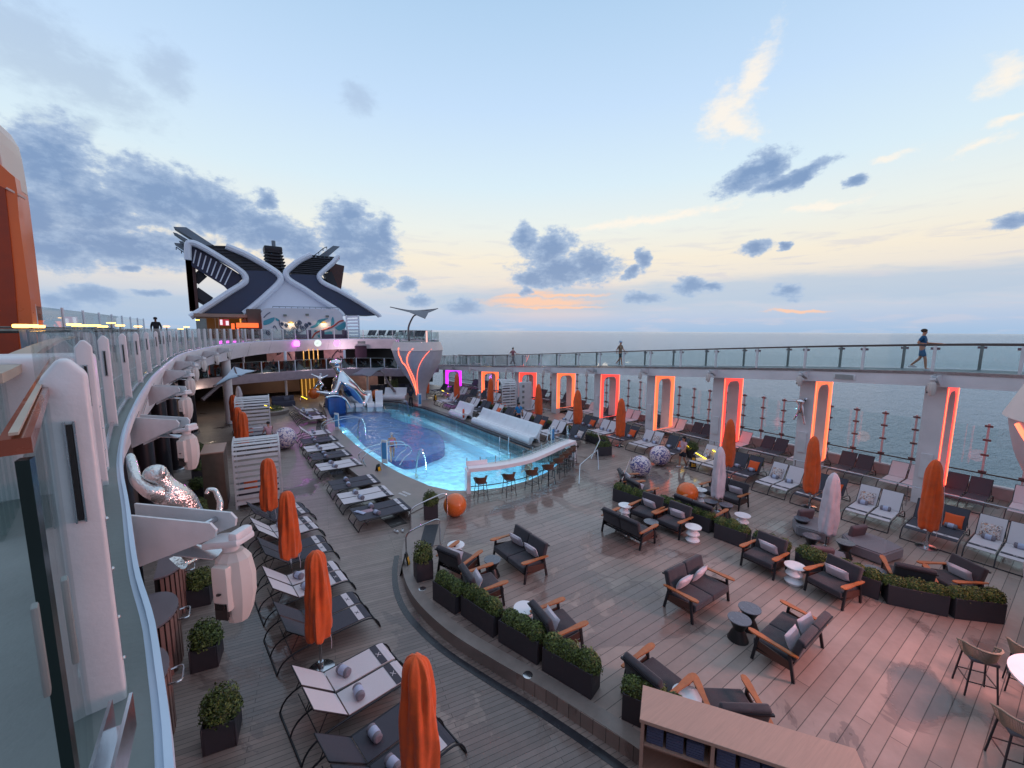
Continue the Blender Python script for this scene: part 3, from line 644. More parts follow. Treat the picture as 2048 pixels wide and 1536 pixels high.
# ------------------------------------------------------------------ jogging track bridge, gates
def ztr(Y):
    T = [(-9,6.0),(3.6,5.70),(8.2,5.46),(13.2,5.14),(20.9,4.63),(34,3.72),(42,3.3),(50,3.25)]
    for (a, b), (c, d) in zip(T, T[1:]):
        if a <= Y <= c: return b+(d-b)*(Y-a)/(c-a)
    return 3.25
YS = [-9+i*1.5 for i in range(36)]
tp = [(hullx(Y,22.3), Y, ztr(Y)) for Y in YS]
tr = thing('jogging_track', 'long white jogging track bridge sloping down above the glowing frames', 'bridge')
def band(mb, X0, X1, z0, z1, ys=YS):
    k = len(mb.v)
    for Y in ys:
        z = ztr(Y); mb.v += [(hullx(Y,X0),Y,z+z0),(hullx(Y,X1),Y,z+z0),(hullx(Y,X1),Y,z+z1),(hullx(Y,X0),Y,z+z1)]
    for i in range(len(ys)-1):
        for j in range(4): mb.f.append((k+i*4+j, k+i*4+(j+1) % 4, k+i*4+4+(j+1) % 4, k+i*4+4+j))
    return mb
band(MB(), 22.3, 25.0, -.52, 0).build('beam', WALLW, tr, smooth=False)
band(MB(), 22.33, 24.97, .004, .02).build('walking_surface', mat('track_surface', (92,104,112), .6), tr, smooth=False)
band(MB(), 22.27, 22.30, -.05, .06).build('edge_trim', STEEL, tr, smooth=False)
for nm, X, stp, glm in (('inner', 22.36, 2.14, GLT), ('outer', 24.9, 2.3, GLT)):
    rl = thing('track_railing', f'teal glass railing with white posts on the {"pool side" if nm == "inner" else "sea side"} of the track bridge', 'railing')
    ys = []; Y = -6.9 if nm == 'inner' else -6.3
    while Y < 45: ys.append(Y); Y += stp
    for Y in ys:
        z = ztr(Y); x = hullx(Y, X)
        m = MB().box((x,Y,z+.5), (.07,.09,1.06)); m.build('post', WHITE if nm == 'inner' else GUTTER, rl, smooth=False)
        MB().box((x+.05,Y,z+.92), (.05,.26,.09)).build('glass_clamp', mat('pinkish_clamp', (120,96,104), .5), rl, smooth=False)
    band(MB(), X+.06, X+.075, .08, 1.0, [y for y in YS if y < 46]).build('glass_pane', glm, rl, smooth=False)
    band(MB(), X-.02, X+.07, 1.03, 1.09, [y for y in YS if y < 46]).build('handrail', mat('dark_teak_rail', (74,62,60), .4), rl, smooth=False)
for Y in (8.0-1.5, 21.4, 40.5):
    v = MB(); z = ztr(Y); x = hullx(Y,22.3)
    v.rbox((x-.02,Y,z-.27), (.04,.78,.24), .015); g = v.build('wall_vent', WHITE)
    tag(g, f'flat grille on the track bridge beam {"between the two nearest frames" if Y < 10 else ("above the third pair of frames" if Y < 30 else "beside the magenta frame")}', 'vent', 'grilles on the track bridge beam')
    l = MB()
    for k in range(6): l.box((x-.045,Y,z-.36+k*.035), (.01,.66,.016))
    l.build('louvre', GUTTER, g, smooth=False)
GY = [3.4,7.75,12.1,16.6,21.3,26.0,30.9,36.6,43.0]; GC = ['red','orange','red','orange','red','orange','red','orange','magenta']
def rrect(x0, x1, z0, z1, r, n=6, top=True):
    out = [(x0,z0),(x1,z0)]
    for cx, a0 in ((x1-r, 0), (x0+r, 90)):
        for k in range(n+1):
            a = R(a0+90*k/n); out.append((cx+r*math.cos(a), z1-r+r*math.sin(a)))
    return out
for i, Y in enumerate(GY):
    x0 = hullx(Y,22.9); wdt = 2.1; zt = ztr(Y)-.52; x1 = x0+wdt; c = GC[i]
    t = thing('glowing_frame', f'{c} glowing portal frame under the track bridge, {ORD[i]} from the near end of the fence', 'frame', group='glowing portal frames along the pool deck')
    # frame with rounded opening, normal along the ship
    op = rrect(x0+.42, x1-.42, .3, zt-.34, .38)
    q = MB().prism([(x0,.3),(x1,.3),(x1,zt),(x0,zt)], Y, Y+.62, holes=[op])
    f = MB().add([(a,cc,b) for a, b, cc in q.v], [tuple(reversed(u)) for u in q.f]); f.build('pillar_frame', WALLW, t, smooth=False)
    q = MB().prism([(x0+.03,.72),(x1-.03,.72),(x1-.03,zt-.02),(x0+.03,zt-.02)], Y-.02, Y-.004, holes=[[(a,max(b,.74)) for a,b in rrect(x0+.36, x1-.36, .3, zt-.28, .4)]])
    f = MB().add([(a,cc,b) for a, b, cc in q.v], [tuple(reversed(u)) for u in q.f]); f.build('light_panel', LEDS[c], t, smooth=False)
    for dx in (.05, wdt-.05): MB().bar((x0+dx,Y-.03,.74),(x0+dx,Y-.03,zt-.1), .03, .03).build('light_strip', NEON if c != 'magenta' else LEDS['magenta'], t, smooth=False)
    MB().box((x0-.03,Y+.31,1.9 if zt > 3.5 else 1.5), (.07,.34,1.0)).build('service_box', WHITE, t, smooth=False)
    lc = {'red':(1,.12,.08),'orange':(1,.32,.12),'magenta':(.75,.1,1)}[c]
    l = bpy.data.lights.new('frame_glow', 'POINT'); l.energy = 7; l.color = lc; l.shadow_soft_size = .3
    q = bpy.data.objects.new('frame_glow', l); col.objects.link(q); q.location = ((x0+x1)/2-.3, Y-.35, 1.4)
    # hanging lamp on the bridge inboard of each frame
    if i < 8: FL.place((hullx(Y,22.32)-.0, Y+.2, ztr(Y)-.06), PI, f'white lamp bracketed to the track bridge at the {ORD[i]} glowing frame from the near end', 'stage lights on the track bridge', scale=.62 if i else .7)
# ------------------------------------------------------------------ seaward glass screen fence
fe = thing('glass_sea_fence', 'tall glass windbreak fence with slim clipped posts facing the sea', 'fence')
ys = [1.42+1.118*i-6.7 for i in range(44)]
m = MB()
for a, b in zip(fx, fx[1:]): m.bar((a[0]-.1,a[1],.52), (b[0]-.1,b[1],.52), .2, .5)
m.build('coaming', mat('pinkish_low_wall', (196,170,168), .55, var=.1), fe, smooth=False)
m = MB()
for a, b in zip(fx, fx[1:]): m.bar((a[0]-.1,a[1],.80), (b[0]-.1,b[1],.80), .26, .06)
m.build('cap_rail', WALLW, fe, smooth=False)
hc = len(ys)
for i, Y in enumerate(ys):
    x = hullx(Y,26.42)
    MB().box((x,Y,2.1), (.09,.07,2.62)).build('post', mat('fence_post_paint', (214,196,200), .5), fe, smooth=False)
    k = MB().box((x+.048,Y,2.31), (.012,.03,2.0))
    for z in (3.3,2.7,2.05,1.32): k.box((x+.0,Y,z), (.11,.24,.085))
    k.build('glass_clip', mat('dark_clip', (112,84,88), .4), fe, smooth=False)
m = MB()
for a, b in zip(fx, fx[1:]): m.bar((a[0],a[1],2.05), (b[0],b[1],2.05), .014, 2.4)
m.build('glass_pane', GLC, fe, smooth=False)
m = MB()
for a, b in zip(fx, fx[1:]): m.bar((a[0]-.26,a[1],1.28), (b[0]-.26,b[1],1.28), .05, .05)
m.build('handrail', mat('dark_wood_grab_rail', (66,48,44), .4), fe, smooth=False)
ir = thing('metal_grab_rail', 'thin steel rail in front of the sea-fence loungers', 'handrail')
m = MB()
rx = [(hullx(Y,22.15),Y,1.15) for Y in (-4,0,4,8,12,14.5)]
m.tube(rx, .022); m.build('rail', STEEL, ir)
for x, y, z in rx: MB().tube([(x,y,.3),(x,y,z)], .02).build('post', STEEL, ir)
# ------------------------------------------------------------------ flaring cantilever pods
def pod(x, y, lab, fill, strips):
    t = thing('flared_viewing_pod', lab, 'viewing pod', (x, y, 0))
    def prof(z):
        T = [(.3,.50),(.9,.52),(1.6,.66),(2.3,.98),(3.0,1.45),(3.7,1.9),(4.4,2.2),(5.0,2.34),(5.42,2.40)]
        for (a, b), (c, d) in zip(T, T[1:]):
            if a <= z <= c: return b+(d-b)*(z-a)/(c-a)
        return 2.4
    lean = lambda z: -.55*math.sin(min(1, max(0, (z-.3)/3.5))*PI)*.6
    zs = [.3+i*.2 for i in range(26)]; m = MB(); n = 40
    for z in zs:
        for j in range(n):
            a = 2*PI*j/n; m.v.append((prof(z)*math.cos(a)+.25*(1-z/5.4), prof(z)*math.sin(a), z))
    for i in range(len(zs)-1):
        for j in range(n): m.f.append((i*n+j, i*n+(j+1) % n, (i+1)*n+(j+1) % n, (i+1)*n+j))
    m.build('stem', mat('pod_shell', (186,176,182), .5, var=.08), t)
    MB().lathe([(2.3,5.26),(2.47,5.30),(2.2,6.06),(2.14,6.08),(2.1,6.0),(.01,5.98)], n=40).build('rim', mat('pod_rim', (216,196,192), .5, var=.05), t, ang=25)
    g = MB()
    for j in range(40):
        a = 2*PI*j/40
    g.lathe([(2.05,6.05),(2.05,7.0),(2.035,7.0),(2.035,6.05)], n=40); g.build('glass_screen', GLT, t)
    for a0, tw, z0, z1, r in strips:
        P_ = []
        for k in range(22):
            z = z0+(z1-z0)*k/21; a = R(a0)+R(tw)*math.sin((z-z0)/(z1-z0)*PI*.9)+R(tw*.3)*k/21
            rr = prof(z)+.015; P_.append((rr*math.cos(a)+.25*(1-z/5.4), rr*math.sin(a), z))
        MB().tube(P_, r, 6).build('neon_strip', NEON, t)
    t['_x'] = 0; del t['_x']; t_prof[0] = prof
    return t
t_prof = [None]
def pod_line(t, cx, cy, pts, r):
    out = []
    for (px, py) in pts:
        p = G(px, py, Y=cy-1.0)
        for _ in range(4):
            rr = t_prof[0](min(5.4, max(.3, p.z)))+.03; off = .25*(1-p.z/5.4); dx = max(-rr*.985, min(rr*.985, p.x-cx-off)); p = G(px, py, Y=cy-math.sqrt(rr*rr-dx*dx))
        out.append((dx+off, -math.sqrt(rr*rr-dx*dx), p.z))
    MB().tube(smoothpath(out, 5), r, 6).build('neon_strip', NEON, t)
FP = pod(15.5, 38.2, 'white flared viewing pod with red neon strips standing beyond the pool', False, [])
for P_, r in (([(795,696),(794,708),(797,716),(804,725),(812,733),(820,750),(826,768),(831,782)],.04),([(826,697),(817,708),(814,722),(819,738),(827,755),(831,772),(832,790)],.035),([(863,698),(850,712),(840,728),(835,745),(834,765),(836,788)],.018)): pod_line(FP, 15.5, 38.2, P_, r)
pod(15.5, -1.15, 'white flared pod rim with red neon strip at the near end of the deck', True, [(98,30,2.2,5.2,.05),(135,40,1.0,5.2,.05),(170,40,1.0,5.2,.05),(112,34,.4,5.2,.05),(200,30,.4,5.2,.05)])
sa = thing('pod_light_column', 'pink lit column rising from the rim of the far pod', 'light'); sa.location = (15.6,36.2,0)
MB().tube([(0,0,6.0),(0,0,7.12)], .07, 10).build('tube', mat('pink_tube_light', (255,190,180), .4, emit=(255,176,160), es=.8), sa)
l = bpy.data.lights.new('pod_glow', 'AREA'); l.energy = 95; l.color = (1,.30,.24); l.shape = 'DISK'; l.size = 1.6
q = bpy.data.objects.new('pod_glow', l); col.objects.link(q); q.location = (14.2,.6,4.3)
q.rotation_euler = (Vector((14.2,.6,4.3))-Vector((9.5,4.5,0))).to_track_quat('Z','Y').to_euler()
l = bpy.data.lights.new('pod_glow_high', 'AREA'); l.energy = 620; l.color = (1,.45,.45); l.shape = 'DISK'; l.size = 2
q = bpy.data.objects.new('pod_glow_high', l); col.objects.link(q); q.location = (13.2,-2.2,4.6)
q.rotation_euler = (Vector((13.2,-2.2,4.6))-Vector((-1.5,9,5.6))).to_track_quat('Z','Y').to_euler()
t = thing('round_bar_pedestal', 'white curved bar drum with orange lit top at the edge of the terrace', 'bar counter', (14.35,-.92,0))
MB().lathe([(.9,.3),(1.15,.8),(1.42,1.5),(1.5,2.1),(1.45,2.6)], n=40).build('drum', mat('bar_drum', (176,172,176), .45), t)
MB().lathe([(1.45,2.6),(1.3,3.1),(1.0,3.45),(.01,3.6)], n=40).build('top', mat('orange_lit_dome', (236,150,120), .5, emit=(255,120,80), es=.35), t)

# ------------------------------------------------------------------ funnel, deckhouse at the far end
Y0 = 58.0
def zz(x, y, Y=Y0):      # survey marks taken from an enlarged view
    p = G(340+x/4.655, 430+y/4.655, Y=Y); return (p.x, p.z)
def poly3(pts, Y, n=0):
    q = [zz(*p, Y=Y) for p in pts]
    if n: q = [(a[0],a[1]) for a in smoothpath([(u,v,0) for u,v in q], n)]
    return q
fu = thing('crossed_funnel', 'navy and white X shaped ship funnel with swept wings beyond the pool', 'funnel')
LT = [(190,950),(265,905),(400,820),(560,715),(680,640),(705,600),(690,555),(640,510),(520,430),(380,345),(250,275),(190,262),(168,285),(168,420)]
RT = [(690,920),(780,850),(900,745),(1000,650),(1030,600),(1015,560),(960,515),(820,430),(680,355),(520,290)]
LT2 = [(1610,940),(1560,890),(1400,790),(1250,690),(1130,620),(1085,575),(1082,530),(1120,490),(1210,420),(1310,370)]
RT2 = [(1950,950),(1930,925),(1800,840),(1600,720),(1440,640),(1395,600),(1390,560),(1440,510),(1510,450),(1560,395),(1575,390)]
MB().xz(poly3([(280,915),(400,830),(560,725),(690,640),(705,590),(680,535),(650,515),(960,520),(1010,550),(1018,610),(990,650),(900,735),(780,840),(700,915)], Y0), Y0, Y0+5).build('port_panel', NAVY, fu, smooth=False)
MB().xz(poly3([(1640,930),(1560,880),(1400,780),(1250,680),(1120,600),(1095,550),(1380,560),(1400,610),(1450,650),(1600,730),(1800,850),(1925,935)], Y0), Y0, Y0+5).build('starboard_panel', NAVY, fu, smooth=False)
MB().xz(poly3([(1050,545),(1085,560),(1120,610),(1250,690),(1400,790),(1560,890),(1640,1000),(660,1000),(780,855),(900,750),(1000,655),(1030,600)], Y0), Y0+.15, Y0+5).build('centre_panel', FUNW, fu, smooth=False)
# lattice parts: louvre frames running with the sweep
def lattice(A, B, nm, m, n=13, cross=6):
    q = MB()
    for k in range(n+1):
        t = k/n; a = Vector(A[0]).lerp(Vector(A[1]), t); b = Vector(B[0]).lerp(Vector(B[1]), t)
        p = zz(a.x,a.y); r = zz(b.x,b.y); q.bar((p[0],Y0+.3,p[1]), (r[0],Y0+.3,r[1]), .5 if k % 2 else .3, .14)
    for k in range(cross+1):
        t = k/cross; a = Vector(A[0]).lerp(Vector(B[0]), t); b = Vector(A[1]).lerp(Vector(B[1]), t)
        p = zz(a.x,a.y); r = zz(b.x,b.y); q.bar((p[0],Y0+.8,p[1]), (r[0],Y0+.8,r[1]), .3, .3)
    return q.build(nm, m, fu, smooth=False)
lattice([(650,515),(240,285)], [(960,520),(520,292)], 'port_lattice', LATT, 15)
lattice([(1110,540),(1315,375)], [(1385,560),(1560,395)], 'starboard_lattice', LATT, 10)
MB().xz(poly3([(655,512),(300,310),(520,300),(900,500)], Y0+1.6), Y0+2.0, Y0+2.3).build('port_backing', LATT, fu, smooth=False)
MB().xz(poly3([(1125,540),(1320,385),(1550,400),(1370,555)], Y0+1.6), Y0+2.0, Y0+2.3).build('starboard_backing', LATT, fu, smooth=False)
def trim(P_, nm, r=.33):
    q = [zz(*p) for p in P_]; MB().tube(smoothpath([(a,Y0-.15,b) for a, b in q], 4), r, 8).build(nm, FUNW, fu)
trim(LT, 'trim_band'); trim(RT, 'trim_band', .36); trim(LT2, 'trim_band', .34); trim(RT2, 'trim_band', .3)
# dark ribbed side cheek
MB().xz(poly3([(185,290),(250,300),(480,440),(660,555),(678,590),(640,625),(535,690),(500,655),(200,470)], Y0), Y0+.5, Y0+.9).build('side_cheek', mat('deep_navy_cheek', (22,32,66), .4), fu, smooth=False)
for k in range(8):
    a = zz(240+k*48, 320+k*27); b = zz(215+k*42, 445+k*29)
    MB().bar((a[0],Y0+.4,a[1]), (b[0],Y0+.4,b[1]), .1, .12).build('rib', FUNW, fu, smooth=False)
for k, (a, b, c, d) in enumerate((((30,105),(150,110),(400,275),(330,300)),((22,150),(60,160),(330,320),(260,320)),((75,225),(110,232),(240,320),(200,330)),((28,240),(90,245),(170,300),(165,330)),((1545,266),(1610,275),(1480,385),(1380,385)))):
    MB().xz(poly3([a,b,c,d], Y0), Y0+.2+k*.35, Y0+2.2+k*.3).build('wing_fin', GREYFIN, fu, smooth=False)
m = MB()
for P_ in ([(185,140),(240,175),(300,215),(360,245),(430,285)], [(1350,370),(1400,335),(1440,300),(1475,285)], [(50,285),(100,320),(150,350)]):
    q = [zz(*p) for p in P_]; m.tube([(a,Y0+1,b) for a, b in q], .05, 5)
    for p in P_: a = zz(*p); b = zz(p[0], p[1]+26); m.tube([(a[0],Y0+1,a[1]),(b[0],Y0+1,b[1])], .04, 4)
m.build('safety_rail', LATT, fu)
for nm, P_, wd, mt in (('support_leg',[(175,390),(218,890)],.85,mat('maroon_support', (70,36,34), .4, var=.3)),('support_leg',[(160,385),(205,880)],.5,mat('lit_support_edge', (196,150,130), .4)),('brace',[(300,520),(215,595)],.3,LATT),('brace',[(225,690),(370,790)],.7,LATT),('brace',[(235,740),(345,805)],.2,LATT),  # pale second bar paints the lit edge of the maroon leg
                       ('support_leg',[(1595,440),(1560,690)],1.7,MATS['maroon_support']),('brace',[(1500,520),(1560,660)],1.1,LATT),('brace',[(1480,480),(1590,450)],.6,LATT),('brace',[(1420,585),(1520,650)],.3,LATT)):
    a = zz(*P_[0]); b = zz(*P_[1]); MB().bar((a[0],Y0+2.5,a[1]), (b[0],Y0+2.5,b[1]), wd, 1.0).build(nm, mt, fu, smooth=False)
ms = thing('exhaust_mast', 'dark ringed exhaust mast behind the crossing of the funnel', 'mast')
a = zz(985,530, Y0+3); b = zz(955,325, Y0+3); c = zz(962,240, Y0+3)
MB().bar((a[0],Y0+3,a[1]), (b[0],Y0+3,b[1]), 1.3, 1.3).build('core', LATT, ms, smooth=False)
m = MB()
for k in range(8):
    t = k/7; m.rbox((a[0]+(b[0]-a[0])*t, Y0+3, a[1]+(b[1]-a[1])*t), (2.4-.5*t,2.4-.5*t,.16), .06)
m.build('ring', DARKM, ms); MB().rbox((b[0],Y0+3,b[1]), (2.0,2.0,.7), .2).build('cap', DARKM, ms); MB().tube([(b[0]+.15,Y0+3,b[1]),(c[0],Y0+3,c[1])], .22).build('pole', GREYFIN, ms)

def fz(x, y, Y):          # enlarged view of the fascia and deckhouse
    p = G(400+x/6.827, 600+y/6.827, Y=Y); return (p.x, p.z)
# mural house on the gallery
mh = thing('mural_house', 'white rounded deckhouse with teal leaf mural under the funnel', 'deckhouse')
YM = 54.5
ho = [fz(*p, YM) for p in ((858,560),(850,300),(835,180),(870,120),(930,108),(1860,122),(1910,160),(1950,240),(1965,320),(1990,420),(2000,560))]
MB().xz(ho, YM, YM+5).build('wall', mat('mural_house_wall', (204,206,216), .5, var=.05, vs=.3), mh, smooth=False)
def leaf(pts, m, nm='mural_leaf', d=.03):
    MB().xz([(a[0],a[1]) for a in smoothpath([(u,v,0) for u,v in [fz(*p, YM) for p in pts+[pts[0]]]], 3)[:-1]], YM-d, YM-.004).build(nm, m, mh, smooth=False)
leaf([(868,285),(930,260),(1015,235),(1010,280),(960,320),(870,345)], MURT)
leaf([(1500,370),(1580,330),(1620,270),(1750,250),(1680,290),(1600,360),(1530,385)], MURT)
leaf([(1795,260),(1815,230),(1835,300),(1815,360),(1785,370)], MURT)
leaf([(1840,380),(1930,320),(1985,300),(1990,370),(1900,420)], MURT)
leaf([(1030,240),(1075,265),(1070,290),(1035,275)], MURT); leaf([(1570,410),(1610,420),(1590,445),(1560,430)], MURT); leaf([(1600,480),(1700,440),(1800,430),(1780,510),(1640,520)], MURT)
def mline(pts, r, m, nm='mural_line'):
    q = [fz(*p, YM) for p in pts]; return smoothpath([(a,YM-.03,b) for a, b in q], 4)
MB().tube(mline([(1530,520),(1580,450),(1680,410),(1770,380),(1830,350),(1900,295),(1960,280)],.1,MURR), .09, 5).build('mural_line', MURR, mh)
m = MB()
for cx, cy, s in ((1330,330,60),(1280,400,55),(1400,380,50),(1180,340,35),(1120,320,30),(1450,340,40),(930,440,45),(1230,440,50),(1360,300,40),(1310,440,60),(1500,320,26)):
    for k in range(3):
        a0 = k*2.1; m.tube(mline([(cx,cy+s),(cx-s*.6*math.cos(a0),cy+s*.2),(cx-s*.3,cy-s*.6*math.sin(a0+1)),(cx+s*.5*math.sin(a0+.5),cy-s*.3),(cx+s*.7*math.cos(a0),cy+s*.4),(cx,cy+s)], .03, MURL), .035, 4)
for P_ in ([(1080,270),(1100,360),(1180,430),(1260,470)],[(1000,380),(1020,350),(1060,420)],[(1480,300),(1440,400),(1350,450)],[(870,240),(920,190),(960,170)],[(1340,280),(1330,380),(1320,480)]): m.tube(mline(P_, .03, MURL), .045, 4)
m.build('mural_line', MURL, mh)
for x, y in ((1240,315),(1692,315)):
    p = fz(x, y, YM-.25); MB().lathe([(.3,0),(.25,.12),(.05,.2),(.01,.2)], (p[0],YM-.25,p[1]), 12).build('wall_lamp', GOLD, mh)
    l = bpy.data.lights.new('wall_lamp_light', 'POINT'); l.energy = 16; l.color = (1,.72,.4); l.shadow_soft_size = .1
    q = bpy.data.objects.new('wall_lamp_light', l); col.objects.link(q); q.location = (p[0],YM-.45,p[1]-.12)
for x, y in ((1160,208),(1738,222),(1463,200)):
    p = fz(x, y, YM-.05); MB().box((p[0],YM-.06,p[1]), (.34,.12,.22)).build('air_vent', GUTTER, mh, smooth=False)
p0, p1 = fz(1000,85,YM), fz(1900,100,YM)
m = MB(); m.tube([(p0[0],YM+.6,p0[1]),(p1[0],YM+.6,p1[1])], .04, 5)
for k in range(12): x = p0[0]+(p1[0]-p0[0])*k/11; m.tube([(x,YM+.6,p0[1]-.5),(x,YM+.6,p0[1]+.02)], .03, 4)
m.build('roof_rail', GREYFIN, mh)
# snack bar under the funnel
sb = thing('sunset_bar', 'beige bar pavilion with orange counter below the funnel', 'bar')
YB = 55.5
def bxz(x0, y0, x1, y1, Y, d, nm, m, par):
    a = fz(x0, y0, Y); b = fz(x1, y1, Y); return MB().xz([(a[0],b[1]),(b[0],b[1]),(b[0],a[1]),(a[0],a[1])], Y, Y+d).build(nm, m, par, smooth=False)
bxz(-90,180,660,240,YB,5,'roof_band',mat('pavilion_band', (150,124,112), .6),sb)
bxz(-60,240,650,560,YB+3,1,'back_wall',mat('pavilion_interior', (96,74,50), .6, emit=(150,96,40), es=.12),sb)
bxz(640,120,860,560,YB-.2,4,'side_wall',BRWALL,sb)
bxz(-60,250,110,540,YB,.1,'screen_panel',GUTTER,sb)
for k in range(2): bxz(205+k*45,240,225+k*45,540,YB+.1,.2,'column',BEIGE,sb)
s = bxz(262,262,402,350,YB+.2,.1,'television',SCR,sb); bxz(270,268,310,340,YB+.15,.04,'picture',SCRW,s); bxz(350,285,395,345,YB+.15,.04,'picture',SCRW,s)
bxz(495,312,802,378,YB-.6,.8,'counter',ORGL,sb); bxz(425,320,475,400,YB-.3,.5,'counter',ORGL,sb); bxz(505,380,540,500,YB-.5,.3,'counter_leg',ORGL,sb)
bxz(540,255,565,310,YB+1,.2,'lamp_column',GOLD,sb)
for x in (400,560,700): bxz(x,395,x+38,525,YB-1.4,.5,'stool',WHITE,sb)
# stair tower right of the mural house
stt = thing('louvred_stair_screen', 'pale louvred stair screen beside the mural house', 'screen')
for k in range(7):
    a = G(693+k*.2, 634+k*6.4, Y=53); b = G(716, 633+k*6.6, Y=53); MB().bar((a.x,53,a.z),(b.x,53,b.z), .5, .22).build('louvre', FUNW, stt, smooth=False)
for x in (692.5,717): a = G(x,634,Y=53); MB().tube([(a.x,53,ZG),(a.x,53,a.z+.2)], .1, 6).build('post', FUNW, stt)
# things on the gallery: lamps, windbreak, people, sail
def rod(mb, a, b, r=.03, n=6): return mb.tube([a,b], r, n)
wb = thing('port_windbreak', 'tall pale teal glass windbreak at the outer edge of the gallery', 'windbreak')
ys = [22.5+i*3.3 for i in range(9)]
for Y in ys: MB().tube([(-5.5,Y,ZG),(-5.5,Y,8.05)], .05, 6).build('post', FUNW, wb)
for a, b in zip(ys, ys[1:]): MB().bar((-5.5,a+.08,7.05),(-5.5,b-.08,7.05), .02, 1.86).build('glass_pane', GLC, wb, smooth=False)
for i, (x, y, d) in enumerate(((42,652,9),(62,652,10),(77,653,11.5),(148,649,17),(160,651,15),(190,651,20),(205,653,22),(240,651,24),(276,653,27),(222,646,26),(333,653,32),(373,654,36),(395,640,44),(361,658,34))):
    v = ray(x, y).normalized(); p = Vector((0,0,HC))+v*(d/math.hypot(v.x,v.y))
    t = thing('deck_lamp', f'small warm lamp on the port side gallery, {ORD[i]} along the row toward the funnel', 'lamp', (p.x,p.y,0), group='warm lamps on the gallery')
    MB().rbox((0,0,p.z), (.16 if d < 14 else .3,.08,.05), .02).build('glow', WARM, t); MB().tube([(0,.03,ZG),(0,.03,p.z-.05)], .035, 6).build('post', GREYFIN, t)
tb = thing('dark_top_rail', 'dark horizontal rails behind the gallery loungers', 'handrail')
MB().tube([(-3.9,3.5,7.16),(-3.2,16.0,7.12),(-2.9,24,7.1)], .05, 6).build('rail', BLACK, tb); MB().tube([(-5.3,6,7.23),(-4.6,30,7.18)], .03, 6).build('rail', BLACK, tb)
for Y in (5,9,13,17,21): MB().tube([(-3.85+.055*(Y-3.5),Y,ZG),(-3.85+.055*(Y-3.5),Y,7.15)], .03, 6).build('post', GREYFIN, tb)
# orange tower at the ship side
ot = thing('orange_tower', 'tall orange tower with rounded pale crown beside the ship', 'tower')
def tz(x, y, Y=22): p = G(x, y, Y=Y); return (p.x, p.z)
MB().xz([tz(*p, 24) for p in ((-220,760),(-220,392),(40,392),(56,392),(60,420),(70,500),(78,570),(86,640),(90,760))], 22, 24).build('shell', ORTOW, ot, smooth=False)
MB().xz([tz(*p, 24) for p in ((-220,391),(-220,258),(-60,250),(0,258),(22,270),(38,296),(44,320),(52,365),(56,391))], 21.9, 24).build('crown', PEACH, ot, smooth=False)
MB().xz([tz(*p) for p in ((-200,760),(-200,330),(-20,318),(2,328),(28,352),(40,362),(44,385),(48,440),(60,530),(70,600),(76,660),(80,760))], 21.55, 22.0).build('face_panel', ORTOW, ot, smooth=False)
MB().xz([tz(*p) for p in ((-190,760),(-190,380),(0,372),(22,385),(28,440),(40,560),(50,700),(52,760))], 21.50, 21.552).build('recess', mat('deep_orange_recess', (150,52,14), .4), ot, smooth=False)
a = tz(24,384); b = tz(58,402); MB().bar((a[0],21.5,a[1]),(b[0],21.7,b[1]), .08, .06).build('seam_lip', PEACH, ot, smooth=False)

# ------------------------------------------------------------------ mid level and facade under the gallery
mid = thing('mezzanine_deck', 'curved white mezzanine deck with railing under the gallery', 'deck')
MP = [(-3.3,38),(-1.6,41.2),(1.2,43),(4.3,43.9),(7.8,44.6),(10.7,44.6),(13.2,43.2),(15.2,41.6),(17.8,42.6),(20.3,43.6)]
M3 = smoothpath([(x,y,0) for x,y in MP], 5); ZM = 3.2
sweep(MB(), M3, [(-.5,ZM),(0,ZM),(0,ZM-.1),(-.15,ZM-.8),(-.5,ZM-.82)]).build('fascia', mat('mezzanine_fascia', (170,156,166), .55), mid, ang=25)
MB().prism([(p[0],p[1]+.3) for p in M3]+[(24,60),(-3.4,60)], ZM-.82, ZM-.01).build('slab', mat('mezzanine_floor', (90,86,92), .5), mid, smooth=False)
mr = thing('mezzanine_railing', 'slim glass railing along the curved mezzanine edge', 'railing')
pp2 = resample([(p[0],p[1]+.15,ZM) for p in M3], 1.45)
for p, t in pp2: MB().tube([p, p+Vector((0,0,1.08))], .045, 6).build('post', FUNW, mr)
for (p, t), (q, u) in zip(pp2, pp2[1:]): MB().bar(p+Vector((0,0,.55)), q+Vector((0,0,.55)), .012, .95).build('glass_pane', GLD, mr, smooth=False); 
m = MB()
for (p, t), (q, u) in zip(pp2, pp2[1:]): m.bar(p+Vector((0,0,1.08)), q+Vector((0,0,1.08)), .05, .04)
m.build('handrail', GUTTER, mr, smooth=False)
fa = thing('mezzanine_hall', 'dark glazed hall behind the mezzanine with pink branch murals and gold poles', 'hall')
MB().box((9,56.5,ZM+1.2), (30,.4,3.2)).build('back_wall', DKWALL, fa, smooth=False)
def facexz(x0, y0, x1, y1, Y, nm, m, par, d=.15):
    a = G(x0, y0, Y=Y); b = G(x1, y1, Y=Y); return MB().xz([(a.x,b.z),(b.x,b.z),(b.x,a.z),(a.x,a.z)], Y, Y+d).build(nm, m, par, smooth=False)
facexz(532,690,592,742,52,'mural_panel',MURP,fa); facexz(647,690,692,742,52,'mural_panel',MURP,fa); facexz(536,728,568,742,51.8,'mural_leaf',mat('dull_teal_mural', (52,84,104), .6),fa)
facexz(710,692,735,740,51,'dark_panel',mat('plum_panel', (44,22,40), .6),fa)
m = MB()
random.seed(3)
